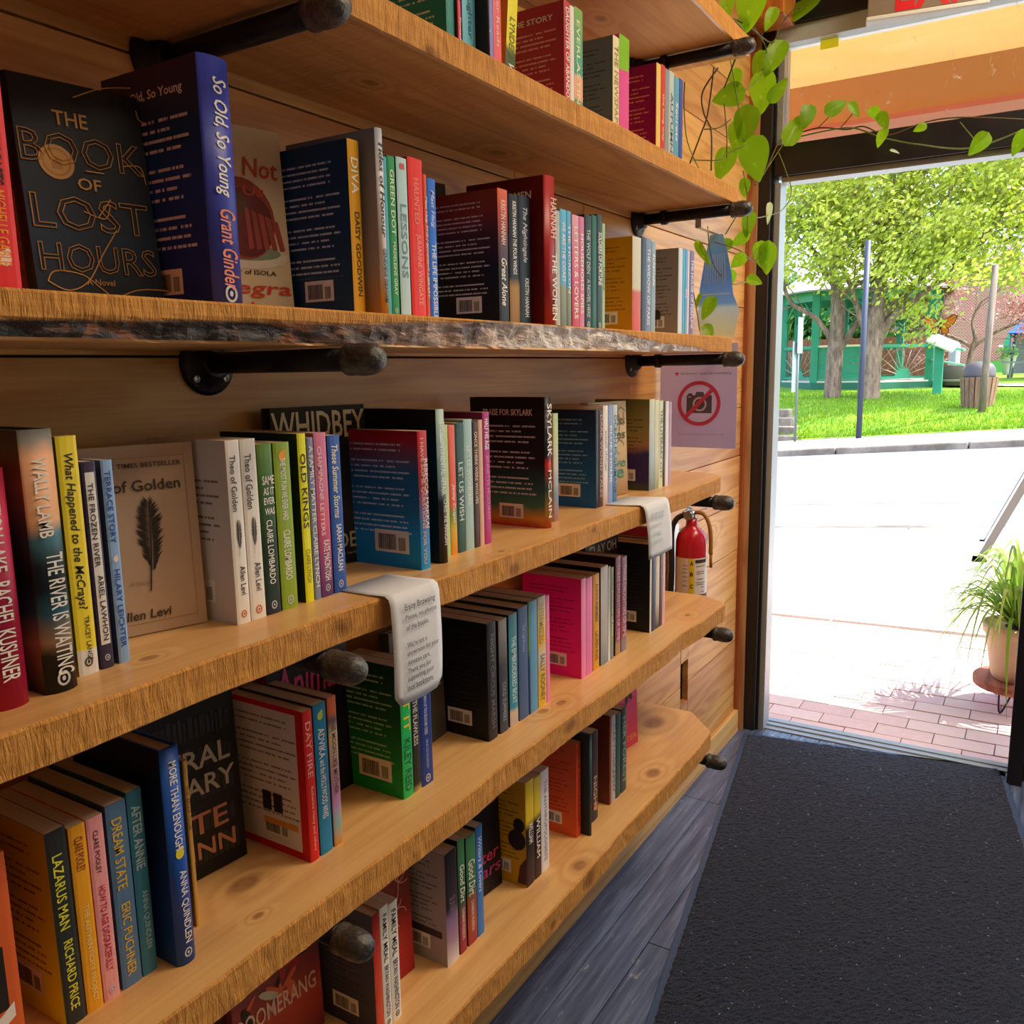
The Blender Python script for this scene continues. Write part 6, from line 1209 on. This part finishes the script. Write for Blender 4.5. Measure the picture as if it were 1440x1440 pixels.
def tree(name, label, loc, trunk, limbs, seed, mat, nleaf, size, spread, group=None, depth=4, rmin=.008):
    """trunk and limbs are given as polylines with radii; twigs grow from them"""
    t = thing(name, label, 'tree', loc, group=group)
    rr = random.Random(seed); tips = []
    mb = MB(); mb.tube(smooth_pts(trunk[0], 4), [trunk[1] + (trunk[2]-trunk[1])*i/(len(smooth_pts(trunk[0], 4))-1) for i in range(len(smooth_pts(trunk[0], 4)))], 10); mb.build('trunk', bark_m, t)
    br = MB()
    def grow(P, d, L, r, dep):
        pts = [P]; D_ = d.copy()
        for k in range(4):
            D_ = (D_ + Vector((rr.gauss(0, .16), rr.gauss(0, .16), rr.gauss(.02, .12)))).normalized(); pts.append(pts[-1] + D_*L/4)
        br.tube(pts, [r*(1-.12*i) for i in range(5)], 5 if dep < 2 else 4, cap=False)
        if dep <= 1: tips.extend(pts[1:])
        if dep == 0: return
        for k in range(3):
            ax = D_.orthogonal().normalized(); ax.rotate(Matrix.Rotation(rr.uniform(0, 6.28), 3, D_))
            nd = D_.copy(); nd.rotate(Matrix.Rotation(rr.uniform(.35, .85), 3, ax)); nd.z += .08; nd.normalize()
            grow(pts[rr.choice((2, 3, 4))], nd, L*rr.uniform(.62, .8), r*.58, dep-1)
    for pts, r0, r1 in limbs:
        sp = smooth_pts(pts, 5); br.tube(sp, [r0 + (r1-r0)*i/(len(sp)-1) for i in range(len(sp))], 8)
        for i in range(len(sp)//3, len(sp), 2 if len(sp) < 24 else 3):
            d = (sp[i] - sp[i-1]).normalized(); ax = d.orthogonal().normalized(); ax.rotate(Matrix.Rotation(rr.uniform(0, 6.28), 3, d)); nd = d.copy(); nd.rotate(Matrix.Rotation(rr.uniform(.3, 1.0), 3, ax)); nd.z += .1; nd.normalize()
            grow(sp[i], nd, spread*rr.uniform(.75, 1.15), max(rmin, r1*.7), depth-1)
    br.build('branches', bark_m, t)
    P = []
    for k in range(nleaf):
        q = rr.choice(tips); P.append(q + Vector((rr.gauss(0, .17), rr.gauss(0, .17), rr.gauss(0, .14)))*spread)
    leafcloud('foliage', P, size, mat, t, seed+1)
    return t
tg = 'spring trees on the lawn'
tree('lawn_tree', 'spring tree with the thicker trunk right of the blue metal pole', (-2.40, 20, .5), ([(0, 0, -.1), (.0, 0, .7), (.06, 0, 1.5), (.1, 0, 2.0)], .24, .17),
     [([(.1, 0, 1.9), (.14, 0, 2.8), (.1, .2, 3.8), (.3, .2, 5.2)], .15, .05), ([(.08, 0, 1.4), (.6, -.1, 1.95), (1.3, -.2, 2.5), (2.2, -.4, 3.5), (3.0, -.6, 4.6)], .10, .03), ([(.1, 0, 1.7), (.8, .2, 2.5), (1.5, .4, 3.3), (2.0, .5, 4.6)], .10, .03), ([(.05, 0, 1.1), (-.25, 0, 1.8), (-.45, -.2, 2.5), (-1.0, -.3, 3.6)], .08, .03), ([(.1, 0, 2.2), (-.3, .4, 3.2), (-.7, .8, 4.4)], .08, .03)],
     21, spring, 20000, .058, 1.1, tg)
tree('lawn_tree', 'spring tree with the slimmer forked trunk left of the blue metal pole', (-3.22, 20.3, .55), ([(0, 0, -.1), (.02, 0, .9), (.05, 0, 1.9), (.0, 0, 2.5)], .19, .13),
     [([(0, 0, 2.3), (-.1, 0, 3.2), (.1, 0, 4.6)], .11, .04), ([(0, 0, 1.2), (-.4, -.1, 1.8), (-.95, -.2, 2.2), (-1.3, -.3, 3.2), (-1.8, -.4, 4.3)], .07, .025), ([(.05, 0, 1.0), (.4, .1, 1.6), (.75, .1, 2.1), (.9, .2, 3.2)], .09, .03), ([(.05, 0, 2.2), (.5, -.2, 2.5), (.8, -.3, 2.3), (1.1, -.3, 2.9)], .07, .03), ([(0, 0, 2.4), (-.5, .3, 3.1), (-1.0, .6, 4.0)], .07, .025)],
     33, spring2, 15000, .058, 1.05, tg)
tree('lawn_tree', 'spring tree whose crown fills the upper right of the doorway', (1.9, 21.5, .6), ([(0, 0, -.1), (-.05, 0, 1.0), (-.1, 0, 2.2)], .2, .15),
     [([(-.1, 0, 2.1), (-.8, 0, 2.8), (-1.7, -.2, 3.4), (-2.5, -.3, 4.3)], .10, .03), ([(-.1, 0, 2.0), (-.3, .1, 3.2), (-.6, .1, 4.8)], .11, .03), ([(-.1, 0, 2.1), (.8, 0, 3.0), (1.6, 0, 4.2)], .1, .03), ([(-.1, 0, 2.2), (-1.0, -.6, 2.9), (-1.9, -.9, 3.2)], .08, .03)],
     47, spring, 17000, .06, 1.1, tg)
tree('blossom_tree', 'pink blossoming tree in front of the red brick building', (-.9, 25.6, .8), ([(0, 0, -.1), (.0, 0, .6), (.1, 0, 1.1)], .09, .06),
     [([(.05, 0, .9), (-.6, 0, 1.25), (-1.5, 0, 1.45)], .05, .02), ([(.05, 0, .9), (.6, 0, 1.3), (1.4, 0, 1.6)], .05, .02), ([(.1, 0, 1.1), (.0, 0, 1.6), (.2, 0, 2.1)], .05, .02)],
     55, pinkb, 8000, .05, .8, depth=3)
rr = random.Random(9)
for i, (sx_, sy_, r_) in enumerate([(-7.2, 30, 1.9), (-5.4, 31, 1.7), (-3.9, 30.5, 1.5), (-9.5, 30, 2.1)]):
    P = []
    for k in range(3200):
        v = Vector((rr.gauss(0, 1), rr.gauss(0, 1), rr.gauss(0, 1))).normalized()*rr.uniform(.8, 1.05); P.append(Vector((v.x*r_, v.y*r_*.8, v.z*r_*1.25)))
    tt = thing('garden_bush', ['big green bush behind the gazebo, second from the left', 'big green bush behind the gazebo, third from the left', 'big green bush behind the right side of the gazebo', 'leftmost big green bush behind the gazebo'][i], 'bush', (sx_, sy_, 1.9), group='bushes behind the gazebo')
    leafcloud('foliage', P, .16, dkleaf, tt, i+70)
    MB().tube([(0, 0, -1.2), (0, 0, 1.0)], [.12, .04], 6).build('stem', bark_m, tt)

# brick building
bw, n, l, p = newmat('far_brick_wall'); tc = n.new('ShaderNodeTexCoord'); bt = n.new('ShaderNodeTexBrick'); bt.inputs['Scale'].default_value = 4.6
mp = n.new('ShaderNodeMapping'); mp.inputs['Rotation'].default_value = (math.pi/2, 0, 0); l.new(tc.outputs['Object'], mp.inputs[0]); l.new(mp.outputs[0], bt.inputs['Vector'])
bt.inputs['Color1'].default_value = hexc('7c4238'); bt.inputs['Color2'].default_value = hexc('8c5044'); bt.inputs['Mortar'].default_value = hexc('b0a098'); bt.inputs['Mortar Size'].default_value = .028
l.new(bt.outputs[0], p.inputs['Base Color']); p.inputs['Roughness'].default_value = .9
t = thing('brick_building', 'red brick building far behind the blossom tree', 'building', (-1.2, 38, 1.0))
MB().box(-4.0, 7, 0, 6, -.5, 3.6).build('wall', bw, t)
MB().box(-4.2, 7.2, -.3, 6.2, 3.6, 3.9).build('roof', flat('c8ccd0', .8), t)
for wx in (-3.0, 1.9):
    f_ = MB().box(wx-.5, wx+.5, -.06, .0, 1.0, 2.5).build('window', flat('e6e8ea', .5), t); MB().box(wx-.42, wx+.42, -.08, -.05, 1.08, 2.42).build('pane', flat('5c7084', .2), f_)
MB().box(-.4, 7, -.5, -.1, -.2, .35).build('hedge_base', flat('4c8c3c', .9, bumpy=.4, bscale=8), t)
t = thing('garden_shed', 'small green pointed shed by the brick wall', 'shed', (-.15, 34, .9))
MB().add([(-.35, 0, 0), (.35, 0, 0), (.35, 0, 1.1), (0, 0, 1.75), (-.35, 0, 1.1), (-.35, .5, 0), (.35, .5, 0), (.35, .5, 1.1), (0, .5, 1.75), (-.35, .5, 1.1)], [(0, 1, 2, 3, 4), (9, 8, 7, 6, 5), (1, 6, 7, 2), (2, 7, 8, 3), (3, 8, 9, 4), (4, 9, 5, 0)]).build('shed_body', green, t)
t = thing('white_house', 'white house front glimpsed between the gazebo and the brick building', 'building', (-6.8, 42, 1.0))
MB().box(-6, 1.4, 0, 5, -.5, 5.5).build('wall', flat('dfe4e8', .7), t)
for wx in (-1.2, .4):
    f_ = MB().box(wx-.4, wx+.4, -.06, 0, .6, 2.0).build('window', flat('f2f4f6', .5), t); MB().box(wx-.32, wx+.32, -.08, -.05, .68, 1.92).build('pane', flat('7c8c98', .2), f_)
fence = thing('garden_fence', 'brown board fence seen through the gazebo', 'fence', (-4.2, 28.4, .75))
fw = wood('fence_board', '7c5040', '5c3828', axis='Z', knot_auto=False, rough=.85)
for k in range(26): MB().box(-2.4+.19*k, -2.4+.19*k+.178, 0, .03, 0, 1.35 + random.uniform(-.01, .01)).build('board', fw, fence)
for i, (sx_, w_, h_) in enumerate(((-3.0, .62, 1.1), (-2.15, .8, 1.0))):
    t = thing('utility_cabinet', ['pale blue utility cabinet just right of the gazebo', 'pale blue louvred cabinet left of the sign post'][i], 'cabinet', (sx_+.3, 29, .85))
    MB().box(-w_/2, w_/2, 0, .5, 0, h_).build('casing', flat('c4cedc', .5), t, .02); MB().box(-w_/2+.08, w_/2-.08, -.012, 0, .15, h_-.15).build('door_panel', flat('8c98ac', .5), t)
t = thing('barrel_planter', 'dark wooden barrel planter behind the green sign post', 'planter', (-1.0, 24.5, .75))
MB().lathe([(.42, 0), (.47, .25), (.44, .5), (.40, .5), (.38, .44)], seg=18).build('barrel', flat('5c544e', .8), t); MB().lathe([(.455, .1), (.47, .1), (.475, .16), (.465, .16)], seg=18).build('hoop', flat('8c8680', .6), t)
for i, sx_ in enumerate((-.1, .55)):
    t = thing('flower_urn', ['small stone urn left of the picnic table', 'small stone urn right beside the picnic table'][i], 'urn', (sx_, 27.5, .95)); MB().lathe([(.12, 0), (.09, .1), (.17, .35), (.2, .5), (.22, .52)], seg=14).build('bowl', flat('a8b0a4', .8), t)
    leafcloud('foliage', [Vector((random.gauss(0, .12), random.gauss(0, .12), .6+random.gauss(0, .08))) for _ in range(160)], .06, dkleaf, t, 5)
t = thing('picnic_table', 'dark picnic table on the lawn at the right edge of the doorway', 'table', (.55, 25.5, .92))
tb_ = flat('5c6a6c', .6)
for k in range(4): MB().box(-.7, .9, -.36+.18*k, -.2+.18*k, .62, .66).build('top_board', tb_, t)
MB().box(-.7, .9, -.75, -.5, .36, .4).box(-.7, .9, .5, .75, .36, .4).build('bench', tb_, t)
for sx_ in (-.5, .7): MB().tube([(sx_, -.65, 0), (sx_, .2, .62)], .03, 4).tube([(sx_, .65, 0), (sx_, -.2, .62)], .03, 4).build('trestle', tb_, t)
t = thing('blue_canopy', 'blue canopy shelter at the right edge behind the lawn', 'canopy', (1.3, 29.5, .95))
MB().add([(-1.5, -1.2, 1.15), (1.5, -1.2, 1.15), (1.5, 1.2, 1.15), (-1.5, 1.2, 1.15), (0, 0, 2.9)], [(0, 1, 4), (1, 2, 4), (2, 3, 4), (3, 0, 4)]).build('roof', flat('2c5cc8', .6), t)
for sx_, sy_ in ((-1.4, -1.1), (1.4, -1.1), (1.4, 1.1), (-1.4, 1.1)): MB().tube([(sx_, sy_, -.1), (sx_, sy_, 1.2)], .04, 6).build('post', flat('5c5c66', .6), t)
MB().box(-1.35, 1.35, .9, 1.0, 0, 1.15).build('back_panel', flat('8c8c94', .7), t)

# A-frame pavement sign
t = thing('pavement_sign', 'white A-frame pavement sign seen edge-on near the planter', 'sign', (.60, 6.82, .012))
def panel(s):
    T = Matrix.Translation((.40*(1-s)/1.0 if s < 0 else 0, 0, 0)) @ Matrix.Rotation(.40*s, 4, 'Y')
    return T
for s in (1, -1):
    T = Matrix.Translation((0 if s > 0 else .86, 0, 0)) @ Matrix.Rotation(.40*s, 4, 'Y')
    MB().box(-.018, .018, -.32, .32, .04, 1.1, T=T).build('panel', flat('e9e9e6', .5), t, .006)
    MB().box(-.024, .024, -.34, -.32, .0, 1.12, T=T).build('side_frame', flat('6c6860', .5), t); MB().box(-.024, .024, .32, .34, .0, 1.12, T=T).build('side_frame', flat('8c7468', .5), t)
MB().box(-.04, .95, -.36, -.28, 0, .03).box(-.04, .95, .28, .36, 0, .03).box(-.04, .05, -.36, .36, 0, .03).build('base_feet', flat('e4e4e0', .5), t)
MB().tube(smooth_pts([(.22, -.2, .5), (.3, -.2, .42), (.34, -.2, .2)], 4), .004, 5).build('tie_cord', flat('3c3838', .7), t)

# spider plant in a clay pot on a log-slice stool
PX, PY = .90, 3.82
t = thing('log_stool', 'small round log-slice stool on hairpin legs outside the door', 'stool', (PX, PY, -.008))
MB().lathe([(.145, .085), (.158, .088), (.16, .112), (.155, .118)], seg=28).build('seat', wood('log_slice', 'b46c50', '7c3c2c', rough=.7, knot_auto=False), t)
for k in range(3):
    a = 2.2 + k*2.094; c_, s_ = math.cos(a), math.sin(a)
    MB().tube(smooth_pts([(.09*c_-.025*s_, .09*s_+.025*c_, .086), (.125*c_, .125*s_, .003), (.09*c_+.025*s_, .09*s_-.025*c_, .086)], 5), .004, 6).build('hairpin_leg', flat('3c2c2c', .4, .5), t)
t = thing('potted_spider_plant', 'spider plant with long arching leaves in a tan clay pot on the log stool', 'plant', (PX, PY, .110))
MB().lathe([(.088, 0), (.094, .004), (.102, .03), (.126, .18), (.129, .185), (.137, .188), (.138, .222), (.129, .225), (.122, .21)], seg=32).build('pot', flat('e0b890', .7, var=.06, bscale=9), t)
MB().lathe([(.124, .204), (.06, .21), (.002, .213)], seg=20).build('soil', flat('3c2c20', .95), t)
sp_m, n, l, p = newmat('spider_leaf'); uvn = n.new('ShaderNodeUVMap')
oi = n.new('ShaderNodeObjectInfo')
c = mix(n, l, oi.outputs['Random'], hexc('6c9c28'), hexc('c4d468')); l.new(c, p.inputs['Base Color']); p.inputs['Roughness'].default_value = .4
tb = n.new('ShaderNodeBsdfTranslucent'); l.new(c, tb.inputs[0]); ms = n.new('ShaderNodeMixShader'); ms.inputs[0].default_value = .4
l.new(p.outputs[0], ms.inputs[1]); l.new(tb.outputs[0], ms.inputs[2]); l.new(ms.outputs[0], n['Material Output'].inputs[0])
rr = random.Random(14)
for k in range(190):
    a = rr.uniform(0, 6.283); reach = rr.uniform(.12, .38); up = rr.uniform(.06, .26) * (1.2 - reach); drop = rr.uniform(.0, .32) * (reach/.4)
    pts = []; N = 9
    for i in range(N+1):
        f_ = i/N; r_ = .02 + reach*(f_**.9); z_ = .21 + up*math.sin(min(1, f_*1.5)*math.pi/2)*1.4 - (drop+up*.3)*max(0, f_-.3)**1.5*2.0
        pts.append(Vector((r_*math.cos(a+.25*f_), r_*math.sin(a+.25*f_), max(-.08, z_))))
    sd_ = Vector((-math.sin(a), math.cos(a), 0)); vs = []
    for i, q in enumerate(pts):
        w_ = .0078*(1-(i/N)**2.2)*min(1, .5+i) + .0004; vs += [q - sd_*w_ + Vector((0, 0, w_*.5)), q, q + sd_*w_ + Vector((0, 0, w_*.5))]
    fs = []
    for i in range(N): fs += [(3*i, 3*i+1, 3*i+4, 3*i+3), (3*i+1, 3*i+2, 3*i+5, 3*i+4)]
    MB().add(vs, fs, 0, True).build('leaf', sp_m, t)

# awning outside above the door
aw, n, l, p = newmat('awning_canvas'); tc = n.new('ShaderNodeTexCoord')
q = noise_t(n, l, vscale(n, l, tc.outputs['Object'], (2, 6, 6)), 1, 3, .6)
c = mix(n, l, mapr(n, l, q, .3, .7), hexc('e8b060'), hexc('eebc74')); l.new(c, p.inputs['Base Color']); p.inputs['Roughness'].default_value = .8
tb = n.new('ShaderNodeBsdfTranslucent'); l.new(c, tb.inputs[0]); ms = n.new('ShaderNodeMixShader'); ms.inputs[0].default_value = .2
l.new(p.outputs[0], ms.inputs[1]); l.new(tb.outputs[0], ms.inputs[2]); l.new(ms.outputs[0], n['Material Output'].inputs[0])
t = thing('shop_awning', 'orange canvas shop awning seen from below through the glass over the door', 'awning', (0, 0, 0))
MB().add([(-1.6, 3.22, 3.25), (4.0, 3.22, 3.25), (4.0, 4.361, 2.63), (-1.6, 4.361, 2.63)], [(0, 1, 2, 3)]).build('canvas_roof', aw, t)
o = MB().add([(-1.6, 4.36, 2.632), (4.0, 4.36, 2.632), (4.0, 4.36, 2.44), (-1.6, 4.36, 2.44)], [(0, 1, 2, 3)]).build('valance', flat('eac488', .8), t); q_ = o.modifiers.new('t', 'SOLIDIFY'); q_.thickness = .003
MB().box(-1.6, 4.0, 4.33, 4.39, 2.415, 2.445).build('red_trim_bar', flat('e8a4a0', .6), t)
MB().box(-1.6, 4.0, 4.30, 4.42, 2.34, 2.415).build('pink_trim', flat('f8dcd8', .7), t)
for sx_ in (-1.55, 3.95): MB().tube([(sx_, 3.22, 2.46), (sx_, 4.36, 2.46)], .012, 6).build('arm', alu, t)
of = structure('wall_outside'); MB().box(-6, -.12, 3.06, 3.2, -.1, 4.4).box(3.7, 6, 3.06, 3.2, -.1, 4.4).box(-.12, 3.7, 3.06, 3.2, CEIL+.1, 4.4).build('facade', flat('a8685c', .9), of)
